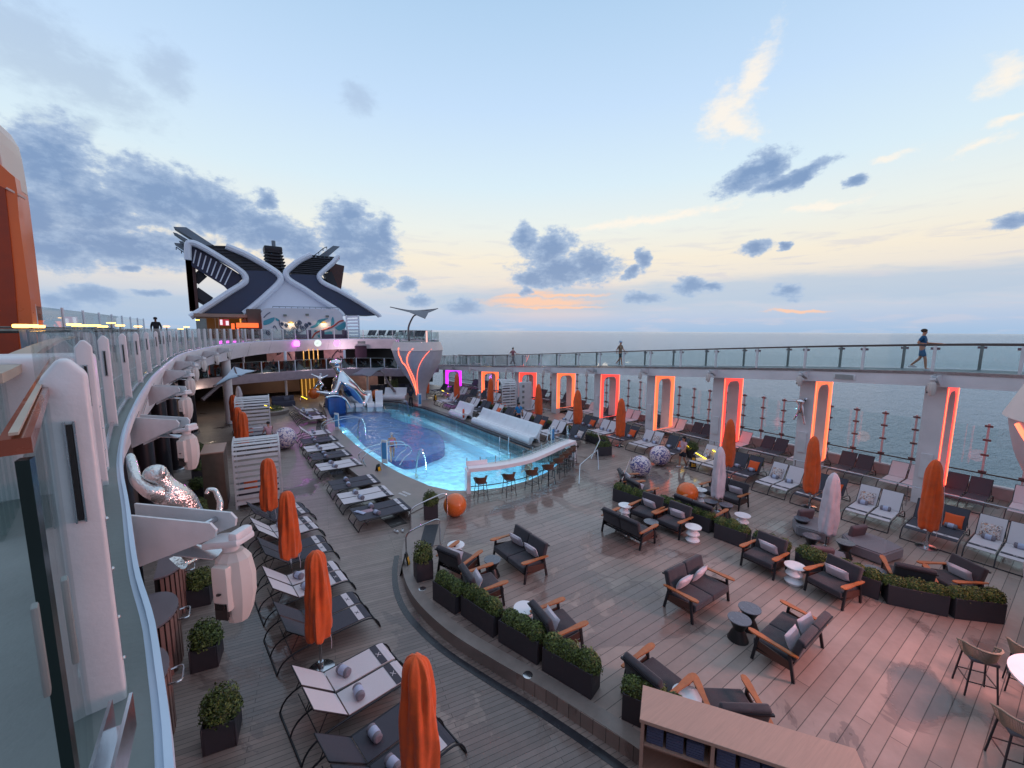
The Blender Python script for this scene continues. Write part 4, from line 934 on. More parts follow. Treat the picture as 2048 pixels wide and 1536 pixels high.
for (xa, xb) in ((534,592),(648,690)):
    for k in range(9):
        x = random.uniform(xa,xb); y = random.uniform(696,738); pts = []
        for j in range(4): pts.append((min(xb, max(xa, x)), min(740, max(693, y)))); x += random.uniform(-9,9); y += random.uniform(-4,12)
        q = [G(a, b, Y=51.95) for a, b in pts]; m.tube([tuple(v) for v in q], .06, 4)
m.build('branch_line', mat('dark_branch_paint', (60,40,52), .6), fa)
for x in (484,569,606,617,626,635,688): 
    gold = x in (606,617,626,635); Yp = 49 if gold else 44.9
    a = G(x, 690, Y=Yp); b = G(x, 745, Y=Yp); MB().tube([(a.x,Yp,ZM),(a.x,Yp,5.1)], .05 if gold else .12, 8).build('gold_pole' if gold else 'column', GOLD if gold else FUNW, fa)
# lower storey behind the pool
lw = thing('pool_hall', 'brown panelled hall with gold poles under the mezzanine', 'hall')
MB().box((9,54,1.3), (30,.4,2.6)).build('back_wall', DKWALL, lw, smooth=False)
facexz(700,752,757,792,49,'stone_wall',mat('pink_stone_wall', (136,110,108), .6, var=.25, vs=2),lw,.4); facexz(462,752,600,782,50,'panel_wall',BRWALL,lw,.4)
facexz(600,748,640,790,50.5,'glazing',mat('warm_window_glow', (90,70,40), .2, emit=(150,100,30), es=.16),lw,.2)
for x in (604,612,620,628): a = G(x, 770, Y=47); MB().tube([(a.x,47,.3),(a.x,47,2.4)], .045, 6).build('gold_pole', GOLD, lw)
for x in (572,735,771,782): a = G(x, 770, Y=45.6); MB().tube([(a.x,45.6,0),(a.x,45.6,2.5)], .11, 8).build('column', FUNW, lw)
for x, y, z, e_, c_ in ((3.5,48,4.5,70,(1,.8,.7)),(7.5,50,4.6,120,(1,.75,.8)),(12,49.5,4.6,120,(1,.7,.85)),(4.5,47.5,2.1,50,(1,.75,.5)),(9,47.5,2.1,60,(1,.75,.5)),(14,46.5,2.1,70,(1,.8,.7)),(-1.5,41,2.2,30,(1,.8,.6))):
    l = bpy.data.lights.new('hall_ceiling_light', 'POINT'); l.energy = e_; l.color = c_; l.shadow_soft_size = .4; q = bpy.data.objects.new('hall_ceiling_light', l); col.objects.link(q); q.location = (x,y,z)
# fascia fittings
for i, (x, y) in enumerate(((593,687),(674,686.5))):
    p = G(x, y, Y=47.6 if i == 0 else 48.2); t = thing('magenta_spotlight', f'bright magenta spotlight on the gallery fascia {"nearer the curve" if i == 0 else "beside the clock, toward the pod"}', 'spotlight', (p.x,p.y,p.z), group='magenta spotlights on the fascia')
    MB().lathe([(.01,-.3),(.26,-.26),(.30,0),(.24,.24),(.01,.3)], n=12).build('lamp', MAGS, t); MB().box((0,.3,0), (.2,.4,.2)).build('mount', WHITE, t, smooth=False)
    l = bpy.data.lights.new('magenta_beam', 'SPOT'); l.energy = 200; l.color = (.9,.12,1); l.spot_size = R(50); l.shadow_soft_size = .2
    q = bpy.data.objects.new('magenta_beam', l); col.objects.link(q); q.location = (p.x,p.y-.5,p.z); q.rotation_euler = (Vector((p.x,p.y,p.z))-Vector((8,26,0))).to_track_quat('Z','Y').to_euler()
p = G(636, 686.5, Y=48.4); ck = thing('wall_clock', 'round white lit clock between the two magenta spotlights', 'clock', (p.x,p.y,p.z))
ry = Matrix.Rotation(R(90), 4, 'X')
MB().lathe([(.01,0),(.34,0),(.36,-.1),(.01,-.1)], n=20, mtx=ry).build('dial', WGLOW, ck); m = MB(); m.bar((0,-.03,0),(0,-.03,.2), .02, .03); m.bar((0,-.03,0),(-.2,-.03,0), .02, .03); m.build('hands', BLACK, ck, smooth=False)
for i, (x, Yv) in enumerate(((535.5,46.2),(723,50.2))):
    p = G(x, 687.5 if i == 0 else 685, Y=Yv); t = thing('fascia_grille', f'flat grille on the gallery fascia {"toward the funnel leg" if i == 0 else "toward the far pod"}', 'vent', (p.x,p.y,p.z), group='grilles on the gallery fascia')
    MB().box((0,0,0), (.85,.12,.3)).build('louvre_panel', GUTTER, t, smooth=False)
# brown wall and dark columns below the port gallery
pw = thing('port_side_wall', 'brown panelled wall behind dark columns below the gallery', 'wall')
MB().box((-3.3,23,2.5), (.3,62,4.9)).build('panelling', BRWALL, pw, smooth=False)
for i, Y in enumerate((6,9.5,13.5,17.5,22,26.5,31,35.5)):
    t = thing('dark_column', f'thick dark column below the gallery, {ORD[i]} from the near end', 'column', (-2.3 if Y < 30 else -2.0,Y,0), group='dark columns below the gallery')
    MB().lathe([(.26,0),(.26,4.95)], n=16).build('shaft', mat('near_black_column', (26,22,30), .4), t); MB().lathe([(.34,0),(.34,.12),(.27,.16)], n=16).build('foot', STEEL, t)
t = thing('white_column', 'pale round column where the gallery turns toward the funnel', 'column', (.15,37.5,0)); MB().lathe([(.3,0),(.3,5)], n=16).build('shaft', WALLW, t); MB().lathe([(.36,0),(.36,.1)], n=16).build('foot', STEEL, t)
# ------------------------------------------------------------------ furniture prototypes
ZT = .3
def lounger(kind, back, width=1.32, tiltlab='', printx=True):
    """double lounger, foot end at the origin, head along +Y"""
    fab, stp = (FABW, FABD) if kind == 'white' else (FABD, FABW)
    t = thing('double_sun_lounger', 'x', 'sun lounger')
    h = width/2; fr = MB()
    for x in (-h, 0, h):
        fr.tube(bez((x,-.16,.02),(x,-.10,.26),(x,.02,.36),(x,.22,.365),5)+[(x,1.28,.37),(x,1.55,.36)]+bez((x,1.55,.36),(x,1.85,.34),(x,2.02,.26),(x,2.08,.02),5), .018, 6)
    for y in (-.16, 2.08): fr.tube([(-h,y,.02),(h,y,.02)], .018, 6)
    fr.tube([(-h,1.28,.355),(h,1.28,.355)], .015, 6); fr.tube([(-h,1.75,.2),(h,1.75,.2)], .01, 5)
    fr.build('frame', DARKM, t)
    ca, sa = math.cos(R(back)), math.sin(R(back)); bl = .74
    for sx_ in (-1, 1):
        cx = sx_*h/2; w_ = h-.07
        m = MB()
        ysz = [(.04,.355),(.12,.382),(.3,.39),(.8,.385),(1.26,.388)]
        for (y0,z0),(y1,z1) in zip(ysz, ysz[1:]): m.bar((cx,y0,z0),(cx,y1+.002,z1), w_, .014)
        m.build('seat', fab, t, smooth=False)
        m = MB(); m.bar((cx,1.29,.395),(cx,1.29+bl*ca,.395+bl*sa), w_, .014); bk = m.build('backrest', fab, t, smooth=False)
        m = MB(); q = .012
        y1, z1 = 1.29+bl*ca, .39+bl*sa
        for x in (cx-w_/2-.008, cx+w_/2+.008): m.tube([(x,1.28,.39),(x,y1,z1)], .013, 6)
        m.tube([(cx-w_/2,y1,z1),(cx+w_/2,y1,z1)], .013, 6)
        if back > 5:
            for x in (cx-w_/2, cx+w_/2): m.tube([(x,1.29+bl*.6*ca,.39+bl*.6*sa),(x,1.8,.34)], .009, 5)
        m.build('back_frame', DARKM, bk)
        m = MB(); m.bar((cx,.20,.3985),(cx,.34,.4005), w_*.985, .004); s = m.build('stripe', stp, t, smooth=False)
        if printx:
            m = MB(); m.bar((cx-.05,.23,.405),(cx+.05,.31,.405), .012, .003); m.bar((cx-.05,.31,.4045),(cx+.05,.23,.4045), .012, .003); m.build('cross_mark', fab, s, smooth=False)
    return Proto(t).freeze()
LW45, LD45 = lounger('white',42), lounger('dark',42)
LW0, LD0 = lounger('white',2), lounger('dark',2)
LW60, LD60 = lounger('white',56), lounger('dark',56)
tw = thing('rolled_towel', 'x', 'towel'); MB().lathe([(.01,-.15),(.06,-.15),(.082,-.13),(.085,.13),(.06,.15),(.01,.15)], (0,0,.075), 14, Matrix.Translation((0,0,.075)) @ Matrix.Rotation(R(90), 4, 'Y') @ Matrix.Translation((0,0,-.075))).build('roll', TOWG, tw)
m = MB().lathe([(.087,-.07),(.0885,-.06),(.0885,.06),(.087,.07)], (0,0,0), 14, Matrix.Translation((0,0,.075)) @ Matrix.Rotation(R(90), 4, 'Y')); m.build('paper_band', TOWB, tw)
TW = Proto(tw).freeze()
def single(name, lab, cat, mb, m): o = mb.build(name, m); tag(o, lab, cat); return o
def pillow_mesh(m): return MB().cushion(.46,.46,.13).mesh('pillow', m)
PM = {'orange': pillow_mesh(PILO), 'print': pillow_mesh(PILP), 'pale': MB().cushion(.56,.34,.13).mesh('pillow', PILW)}
def pillow(kind, loc, rz, tilt, lab, grp):
    o = bpy.data.objects.new('pillow', PM[kind]); col.objects.link(o); o.location = loc; o.rotation_euler = (R(tilt),0,rz); tag(o, lab, 'pillow', grp); return o
# towel helper on a lounger frame of reference
def on(lo, x, y, z):
    return lo.matrix_basis @ Vector((x,y,z)) if False else Matrix.Translation(lo.location) @ Matrix.Rotation(lo.rotation_euler.z, 4, 'Z') @ Vector((x,y,z))
def towels(lo, lab, grp, xs=(-.33,.33), y=1.05, jit=.05, bb=None):
    for k, x in enumerate(xs):
        p = on(lo, x+random.uniform(-jit,jit), y+random.uniform(-jit,jit), .40)
        TW.place(p, lo.rotation_euler.z+random.uniform(-.3,.3)+.15, f'grey rolled towel, {"farther" if (x > 0) else "nearer"} on {lab}', grp)
random.seed(11)
# row beside the camera, heads to port
HEADP = R(90)   # local +Y -> -X (heads to port)
leftrow = [(17.3,'dark',44,(-.02)),(15.75,'white',44,0),(13.95,'dark',44,.1),(12.05,'white',44,.1),(10.2,'dark',44,.2),(7.95,'white',44,.3),(6.3,'dark',44,.42)]
nm = ['seventh','sixth','fifth','fourth','third','second','nearest']
for (Y, k, b, dx), q in zip(leftrow, nm):
    rot = R(97 if Y > 7 else 99)
    lo = (LW45 if k == 'white' else LD45).place((2.28+dx,Y-.12,0), rot, f'{k} double lounger, {q} in the row below the gallery', 'double loungers below the gallery')
    if Y < 17: towels(lo, f'the {q} lounger below the gallery', 'rolled towels on the loungers below the gallery', y=1.0)
# three more beyond the slatted cabana
for i, (Y, k) in enumerate(((28.6,'dark'),(30.4,'white'),(32.1,'dark'),(33.7,'white'))):
    lo = (LW45 if k == 'white' else LD45).place((2.3,Y,0), R(92), f'{k} double lounger between the slatted cabanas, {ORD[3-i]} from the far cabana', 'double loungers between the cabanas')
    towels(lo, f'the {ORD[3-i]} lounger between the cabanas', 'rolled towels between the cabanas')
# poolside row on the lower walkway
poolrow = [(15.3,'dark',2),(17.05,'white',2),(18.8,'dark',2),(21.8,'white',2),(23.75,'dark',2),(25.6,'white',2),(27.5,'dark',2),(29.5,'white',30),(34.8,'white',44),(36.6,'dark',44),(38.4,'white',44)]
for i, (Y, k, b) in enumerate(poolrow):
    P_ = {('white',2):LW0,('dark',2):LD0,('white',30):LW45,('white',44):LW45,('dark',44):LD45}[(k,b)]
    dx = 0 if Y < 33 else .75
    lo = P_.place((5.62+dx-(.1 if 17 < Y < 27 else 0),Y,0), R(91), f'{k} lounger pair with {"flat" if b < 10 else "raised"} backs beside the pool rim, {ORD[i]} from the orange ball', 'double loungers along the pool rim')
    towels(lo, f'the {ORD[i]} poolside lounger from the orange ball', 'rolled towels on the poolside loungers', y=1.35 if b < 10 else 1.05)
# clothes and sandals at the first poolside lounger
cl = thing('draped_clothes', 'striped beach clothes draped over the dark lounger nearest the orange ball', 'clothes', (4.05,15.35,.41))
MB().cushion(.5,.3,.05, Matrix.Rotation(R(90), 4, 'X')).build('folded_shirt', mat('printed_cotton', (170,140,150), .9, var=.3, vs=18), cl); m = MB().cushion(.16,.5,.05, Matrix.Translation((-.25,-.05,.04)) @ Matrix.Rotation(R(90), 4, 'X') @ Matrix.Rotation(R(30), 4, 'Y')); m.build('strap_bag', TOWB, cl)
sh = thing('pair_of_sandals', 'pair of white trainers on the deck beside the lounger nearest the orange ball', 'shoes', (4.68,13.9,0))
for k, (x, a) in enumerate(((0,20),(.22,-15))):
    m = MB().ball((x,0,.045), .10, 12, .5,1.25,.5, Matrix.Rotation(R(a), 4, 'Z')); s = m.build('shoe', WHITE, sh); MB().ball((x,.0,.075), .06, 10, .55,.9,.5, Matrix.Rotation(R(a), 4, 'Z')).build('shoe_opening', BLACK, s)
# sea side rows
HEADS = R(-90)  # heads to starboard (+X)
row1 = [(-1.9,'white'),(-.3,'dark'),(1.25-.0,'white'),(3.05-.35,'dark'),(4.35,'white'),(6.1,'dark'),(7.65,'white'),(9.35,'dark'),(11.0,'white')]
ki = 0
for i, (Y, k) in enumerate(row1):
    if Y < 0: continue
    ki += 1
    lo = (LW60 if k == 'white' else LD60).place((18.45+.02*i*i*.5,Y,ZT), HEADS, f'{k} double lounger facing the terrace sofas, {ORD[ki-1]} from the near pod', 'double loungers behind the sofas')
    gl = f'the {ORD[ki-1]} lounger behind the sofas from the near pod'
    towels(lo, gl, 'rolled towels behind the sofas', y=1.12)
    s = .33 if k == 'dark' else .33
    p = on(lo, s if k == 'dark' else -s, 1.36, .62)
    pillow('orange' if k == 'dark' else 'print', p, HEADS, -34, f'{"orange" if k == "dark" else "leaf print"} square pillow leaning on {gl}', 'square pillows on the loungers behind the sofas')
# fence row
ki = 0
for i in range(15):
    Y = .9+i*1.86+(.5 if i > 6 else 0)
    if Y > 27: break
    k = 'dark' if i % 2 else 'white'
    if Y > 15.5: kk = 'dark' if i % 3 else 'white'
    lo = (LW60 if k == 'white' else LD60).place((hullx(Y,23.6),Y,ZT), HEADS, f'{k} double lounger right against the sea fence, {ORD[ki]} from the near pod', 'double loungers along the sea fence'); ki += 1
# second bank near the pool, two rows back to back with hedge between
bank = [(13.1,'dark'),(14.75,'white'),(16.5,'dark'),(18.2,'white'),(19.9,'dark'),(21.8,'white')]
for i, (Y, k) in enumerate(bank):
    lo = (LW60 if k == 'white' else LD60).place((19.2,Y+.2,ZT), HEADS, f'{k} double lounger behind the boxwood hedge, {ORD[i]} from the print balls', 'double loungers behind the hedge')
    towels(lo, f'the {ORD[i]} lounger behind the hedge', 'rolled towels behind the hedge', y=1.12)
    if i in (0,1,2,4): pillow('orange' if k == 'dark' else 'print', on(lo, .33, 1.36, .62), HEADS, -34, f'{"orange" if k == "dark" else "leaf print"} square pillow on the {ORD[i]} lounger behind the hedge', 'square pillows behind the hedge')
rowP = [18.1,19.9,21.7,23.5,25.3,27.1,28.9,30.7,32.5,34.3]
for i, Y in enumerate(rowP):
    k = 'dark' if i % 2 == 0 else 'white'
    lo = (LW60 if k == 'white' else LD60).place((16.05-(.25 if i > 7 else 0),Y,.40), HEADS, f'{k} double lounger facing the pool, {ORD[i]} from the pool bar', 'double loungers facing the pool')
    towels(lo, f'the {ORD[i]} lounger facing the pool', 'rolled towels on the loungers facing the pool', y=1.1)
    if i in (0,2,5): pillow('orange' if i != 0 else 'print', on(lo, .33, 1.36, .60), HEADS, -34, f'{"orange" if i else "leaf print"} square pillow on the {ORD[i]} lounger facing the pool', 'square pillows facing the pool')
for i in range(9):   # darker rows farther forward by the fence
    Y = 27.5+i*1.75
    k = 'dark' if i % 3 else 'white'
    lo = (LW60 if k == 'white' else LD60).place((hullx(Y,22.9)-2.6,Y,ZT), HEADS, f'{k} double lounger inboard of the far glowing frames, {ORD[i]} along', 'far double loungers inboard of the frames')
    lo = LD60.place((hullx(Y,25.9)-1.6,Y,ZT+.25), HEADS, f'dark double lounger outboard of the far glowing frames, {ORD[i]} along', 'far double loungers by the fence')
random.seed(5)
# ------------------------------------------------------------------ closed parasols
def parasol(m, kind):
    t = thing('closed_parasol', 'x', 'parasol')
    if kind == 'near':
        pr = [(.17,.72),(.24,.74),(.255,.9),(.25,1.3),(.235,1.8),(.215,2.1),(.19,2.35),(.165,2.45),(.12,2.53),(.05,2.57),(.01,2.58)]; wob = .11
    else:
        pr = [(.2,.62),(.26,.66),(.28,1.1),(.275,1.6),(.25,2.1),(.21,2.45),(.16,2.66),(.09,2.80),(.03,2.85),(.01,2.855)]; wob = .06
    q = MB(); n = 56; k = 0
    from mathutils import noise as _nz
    zs = [pr[0][1]+(pr[-1][1]-pr[0][1])*(i/44)**.92 for i in range(45)]
    def rr(z):
        for (r0, z0), (r1, z1) in zip(pr, pr[1:]):
            if z0 <= z <= z1: return r0+(r1-r0)*(z-z0)/(z1-z0)
        return pr[-1][0]
    for z in zs:
        for j in range(n):
            a = 2*PI*j/n; f_ = 1+wob*math.sin(6*a+z*1.3)+wob*.6*math.sin(11*a-z*2.2+1)+.03*math.sin(3*a+z*4)
            f_ += .10*_nz.noise(Vector((math.cos(a)*1.6, math.sin(a)*1.6, z*1.9)))+.05*_nz.noise(Vector((math.cos(a)*4+5, math.sin(a)*4, z*3.2)))+(.03 if pr[-1][1]-.34 < z < pr[-1][1]-.30 else 0)
            r = rr(z)*f_; q.v.append((r*math.cos(a)*1.0, r*math.sin(a)*.9, z+(.03*math.sin(5*a) if z < 1 else 0)))
    for i in range(len(zs)-1):
        for j in range(n): q.f.append((i*n+j, i*n+(j+1) % n, (i+1)*n+(j+1) % n, (i+1)*n+j))
    q.f.append(tuple(range(44*n, 45*n))); q.f.append(tuple(reversed(range(n))))
    c = q.build('canopy_cover', m, t, ang=60)
    MB().tube([(0,0,0),(0,0,.8)], .028, 8).build('pole', STEEL, t); MB().lathe([(.26,0),(.26,.03),(.06,.06),(.05,.2)], n=16).build('base_plate', STEEL, t)
    s = MB(); s.tube([(.1,-.18,.75),(.12,-.2,.5),(.11,-.19,.36)], .008, 4); s.build('tie_cord', WHF, t)
    if kind != 'near':
        s = MB(); s.tube([(-.05,-.27,.8),(-.04,-.275,1.5),(-.03,-.24,2.1)], .007, 4); s.build('seam', WHF, c)
    return Proto(t).freeze()
PN, PO, PW = parasol(ORF,'near'), parasol(ORF,'far'), parasol(WHF,'far')
for i, (px, py, lab) in enumerate(((1.02,16.7,''),(1.2,12.7,''),(1.27,8.85,''),(1.95,5.0,''))):
    PN.place((px,py,0), R(40*i), f'tall closed orange parasol below the gallery, {["fourth","third","second","nearest"][i]} of that row', 'closed orange parasols below the gallery', scale=[1.05,1.03,1.03,1.05][i])
for i, (px, py) in enumerate(((.62,27.3),(.5,29.0),(.5,31.6),(.45,34.8))):
    PN.place((px,py,0), R(50*i+10), f'closed orange parasol in the cluster by the far cabana, {ORD[i]} from the near side', 'closed orange parasols by the cabana')
WHP = PW.place((.9,40.8,0), 0, 'closed white parasol rising behind the far slatted cabana', scale=.9)
for i, (Y, X) in enumerate(((2.7,18.3),(6.12,18.7),(9.7,19.2),(16.25,19.3),(20.1,19.5),(23.95,19.2),(29.9,18.6),(34,17.5),(38.6,16.5))):
    sc_ = 1.02
    PO.place((X,Y,ZT), R(37*i), f'closed orange parasol on the sea side, {ORD[i]} from the near pod', 'closed orange parasols on the sea side', scale=sc_)
PW.place((15.3,8.03,ZT), R(20), 'closed white parasol among the sofas beside the orange ball', scale=.9)
PW.place((15.35,4.5,ZT), R(80), 'closed white parasol beside the grey lounge seats', scale=.9)
# ------------------------------------------------------------------ sofas and armchairs (front faces +Y)
def seatset(n, lab):
    w_ = .74*n+(.1 if n == 1 else .04)
    t = thing('loveseat' if n == 2 else 'armchair', 'x', 'sofa' if n == 2 else 'armchair')
    h = w_/2
    for sx_ in (-1, 1):
        x = sx_*(h+.03)
        for nme, pts in (('leg', [(x,.36,0),(x*.995,.28,.56)]), ('leg', [(x,-.42,0),(x*.995,-.30,.58)])):
            MB().bar(pts[0], pts[1], .045, .055).build(nme, DARKM, t, smooth=False)
        m = MB().bar((x*.99,.33,.25),(x*.99,-.36,.25), .025, .05); m.bar((x*.99,.30,.40),(x*.99,-.34,.30), .02, .16); m.build('side_rail', mat('brown_side_rail', (74,46,38), .5), t, smooth=False)
        pr = [(-.46,.03),(-.3,.045),(.0,.045),(.22,.065),(.38,.068),(.46,.045),(.48,.0)]
        poly = [(x+a, y) for y, a in pr]+[(x-a, y) for y, a in reversed(pr)]
        q = MB().prism(poly, -.014, .014); q.v = [(a,b,c+.60+(b*.06)) for a,b,c in q.v]; q.build('armrest', TEAK, t, smooth=False)
    m = MB(); m.bar((-h,.33,.27),(h,.33,.27), .04, .05); m.bar((-h,-.33,.27),(h,-.33,.27), .04, .05); m.bar((-h,-.34,.27),(-h,.34,.27), .03, .04)
    for k in range(2*n+1): x = -h+.08+(w_-.16)*k/(2*n); m.bar((x,-.34,.3),(x,-.52,.84), .025, .02)
    m.bar((-h,-.53,.83),(h,-.53,.83), .05, .03); m.build('base_frame', DARKM, t, smooth=False)
    m = MB(); m.bar((-h+.02,-.40,.34),(h-.02,-.545,.84), .01,.01) if False else None
    bw = (w_-.02)/n
    for k in range(n):
        cx = -h+.01+bw*(k+.5)
        MB().rbox((cx,.03,.37), (bw-.012,.72,.15), .045, 3).build('seat_cushion', FABB, t)
        MB().rbox((cx,-.40,.66), (bw-.012,.15,.52), .05, 3, rot=Matrix.Rotation(R(16), 4, 'X')).build('back_cushion', FABB, t)
    return Proto(t).freeze()
LS, AC = seatset(2,''), seatset(1,'')
FX, FNX, FY, FNY = R(-90), R(90), 0, R(180)
pg = 'pale pillows on the terrace seats'
def place_seat(P_, x, y, rz, lab, short, pil=1, n=1):
    o = P_.place((x,y,ZT), rz, lab, 'dark sofas on the terrace' if P_ is LS else 'dark armchairs on the terrace')
    xs = {0:[],1:[0],2:[-.36,.36]}[pil]
    for k, a in enumerate(xs):
        pillow('pale', on(o, a+random.uniform(-.03,.03), -.20, .62), rz+random.uniform(-.12,.12)+PI, 24, f'pale pillow on {"the " if pil == 1 else ("one end of the " if k == 0 else "the other end of the ")}{short}', pg)
    return o
place_seat(LS, 6.72,9.25, FNX, 'dark two seat sofa with pillows nearest the black hourglass table and kerb planters', 'sofa by the kerb planters', 2)
place_seat(LS, 10.85,8.62, FX, 'dark two seat sofa seen from behind, facing the long planter row', 'sofa facing the long planter row', 0)
place_seat(LS, 9.52,5.3, FNY, 'dark two seat sofa with two pink lit pillows in the middle of the terrace', 'sofa in the middle of the terrace', 2)
place_seat(LS, 9.62,3.3, FY, 'dark two seat sofa with its back to the high stools', 'sofa nearest the high stools', 2)
place_seat(LS, 13.95,7.95, FX, 'dark two seat sofa with its back to the planters by the orange ball', 'sofa backing the planters', 1)
place_seat(LS, 16.3,8.3, FNX, 'dark two seat sofa with pillows behind the closed white parasol', 'sofa behind the white parasol', 2)
place_seat(AC, 5.15,9.95, R(-70), 'dark armchair at the kerb beside the tall corner planter', 'armchair by the corner planter')
place_seat(AC, 5.12,8.55, R(-98), 'dark armchair backing the second kerb planter', 'armchair at the second kerb planter')
place_seat(AC, 5.72,6.35, R(-96), 'dark armchair alone with a white table behind the fourth kerb planter', 'armchair behind the fourth kerb planter')
place_seat(AC, 6.28,4.18, R(-92), 'dark armchair behind the planter by the wooden cabinet', 'armchair behind the cabinet planter',0)
place_seat(AC, 6.82,3.1, R(-40), 'dark armchair right behind the wooden cabinet', 'armchair behind the cabinet',0)
place_seat(AC, 12.3,9.0, R(96), 'dark armchair beside the white table at the far end of the planter row', 'armchair at the far end of the planter row')
place_seat(AC, 12.4,7.98, R(92), 'dark armchair between two white tables backing the planter row', 'armchair between two white tables')
place_seat(AC, 12.6,5.12, R(86), 'dark armchair with a wide pink pillow in the middle of the planter row', 'armchair in the middle of the planter row')
place_seat(AC, 12.72,3.48, R(78), 'dark armchair by the curved planters toward the near pod', 'armchair by the curved planters')
place_seat(AC, 14.2,11.25, R(-125), 'dark armchair next to the print balls, farther of the two', 'farther armchair by the print balls')
place_seat(AC, 13.75,10.35, R(-100), 'dark armchair next to the print balls, backing the end planter', 'nearer armchair by the print balls')
place_seat(AC, 14.75,2.45, R(-62), 'dark armchair directly behind the curved planters, seen from behind', 'armchair behind the curved planters',0)
place_seat(AC, 15.5,1.75, R(60), 'dark armchair with a white cushion near the lounger row by the near pod', 'armchair near the pod')
# hourglass tables
def table(m, kind):
    t = thing('hourglass_table', 'x', 'side table')
    if kind == 'w':
        MB().lathe([(.16,0),(.17,.02),(.2,.07),(.17,.11),(.10,.16),(.12,.2),(.19,.25),(.18,.28),(.10,.34),(.11,.38),(.17,.43)], n=28).build('pedestal', m, t, ang=50)
        MB().lathe([(.19,.43),(.225,.445),(.225,.465),(.01,.468)], n=28).build('table_top', m, t)
    else:
        MB().lathe([(.21,0),(.2,.02),(.155,.14),(.11,.23),(.12,.27),(.17,.37),(.215,.45)], n=28).build('pedestal', m, t)
        MB().lathe([(.225,.45),(.23,.458),(.23,.475),(.01,.477)], n=28).build('table_top', mat('slate_table_top', (92,98,108), .3, var=.06), t)
    return Proto(t).freeze()
TWH, TBK = table(WHITE2,'w'), table(BLACK,'b')
for i, (x, y, lab) in enumerate(((11.85,9.6,'next to the far armchair of the planter row'),(12.35,7.2,'between the armchairs of the planter row'),(14.6,6.72,'behind the long planter row'),(12.55,4.3,'between the two near armchairs of the planter row'),(5.35,10.55,'beside the armchair at the tall corner planter'),(5.35,7.1,'behind the third kerb planter'),(6.35,3.62,'between the armchairs by the wooden cabinet'),(15.6,8.9,'behind the white parasol among the sofas'))):
    TWH.place((x,y,ZT), 0, 'white ribbed hourglass table '+lab, 'white hourglass tables', scale=1.14 if i != 6 else 1.1)
for i, (x, y, lab) in enumerate(((5.85,9.3,'in front of the kerb sofa'),(11.55,8.25,'between the sofa and the planter row armchairs'),(9.15,4.1,'nearer one of the pair in the terrace middle'),(9.72,4.15,'farther one of the pair in the terrace middle'),(16.1,5.45,'at the far side of the grey lounge seats'),(14.95,4.75,'beside the white parasol by the grey seats'),(15.35,4.0,'under the grey seats parasol'),(14.9,8.05,'at the foot of the orange ball parasol'),(15.05,7.55,'between the sofas near the orange ball'),(14.2,3.0,'behind the planter row near the pod'))):
    TBK.place((x,y,ZT), 0, 'black hourglass table '+lab, 'black hourglass tables', scale=1.05)
# modular grey lounge seats
def modsofa(poly, x, y, rz, lab, pill):
    t = thing('grey_lounge_seat', lab, 'lounge seat', (x,y,ZT), rz, 'grey lounge seats under the white parasol')
    q = MB().prism(poly, .02, .36); b = bmesh.new(); vs = [b.verts.new(v) for v in q.v]
    for f in q.f:
        try: b.faces.new([vs[i] for i in f])
        except ValueError: pass
    bmesh.ops.dissolve_limit(b, angle_limit=.02, verts=b.verts[:], edges=b.edges[:]); bmesh.ops.bevel(b, geom=[e_ for e_ in b.edges], offset=.04, segments=3, affect='EDGES'); b.verts.index_update()
    MB().add([v.co.copy() for v in b.verts], [tuple(v.index for v in f.verts) for f in b.faces]).build('seat', SOFA, t); b.free()
    for (a, c, r) in pill: MB().rbox((a,c,.52), (.6,.16,.38), .06, 3, rot=Matrix.Rotation(R(r), 4, 'Z') @ Matrix.Rotation(R(12), 4, 'X')).build('back_cushion', mat('mauve_grey_cushion', (104,84,88), .9, var=.1, vs=8), t)
modsofa([(-.6,-.7),(.5,-.75),(.7,-.2),(.6,.5),(-.2,.6),(-.7,.1)], 16.4,3.75, R(-10), 'pink grey angular lounge seat with a square cushion nearest the loungers', [(.1,.3,-10)])
modsofa([(-.7,-.5),(.6,-.6),(.7,.3),(.1,.6),(-.6,.4)], 16.35,5.2, R(15), 'grey angular lounge seat on the far side of the white parasol', [(.25,.25,-40)])
modsofa([(-.55,-.5),(.7,-.5),(.8,.2),(-.2,.5)], 14.1,4.1, R(20), 'low grey lounge seat right behind the planter row', [(-.1,.1,-70)])
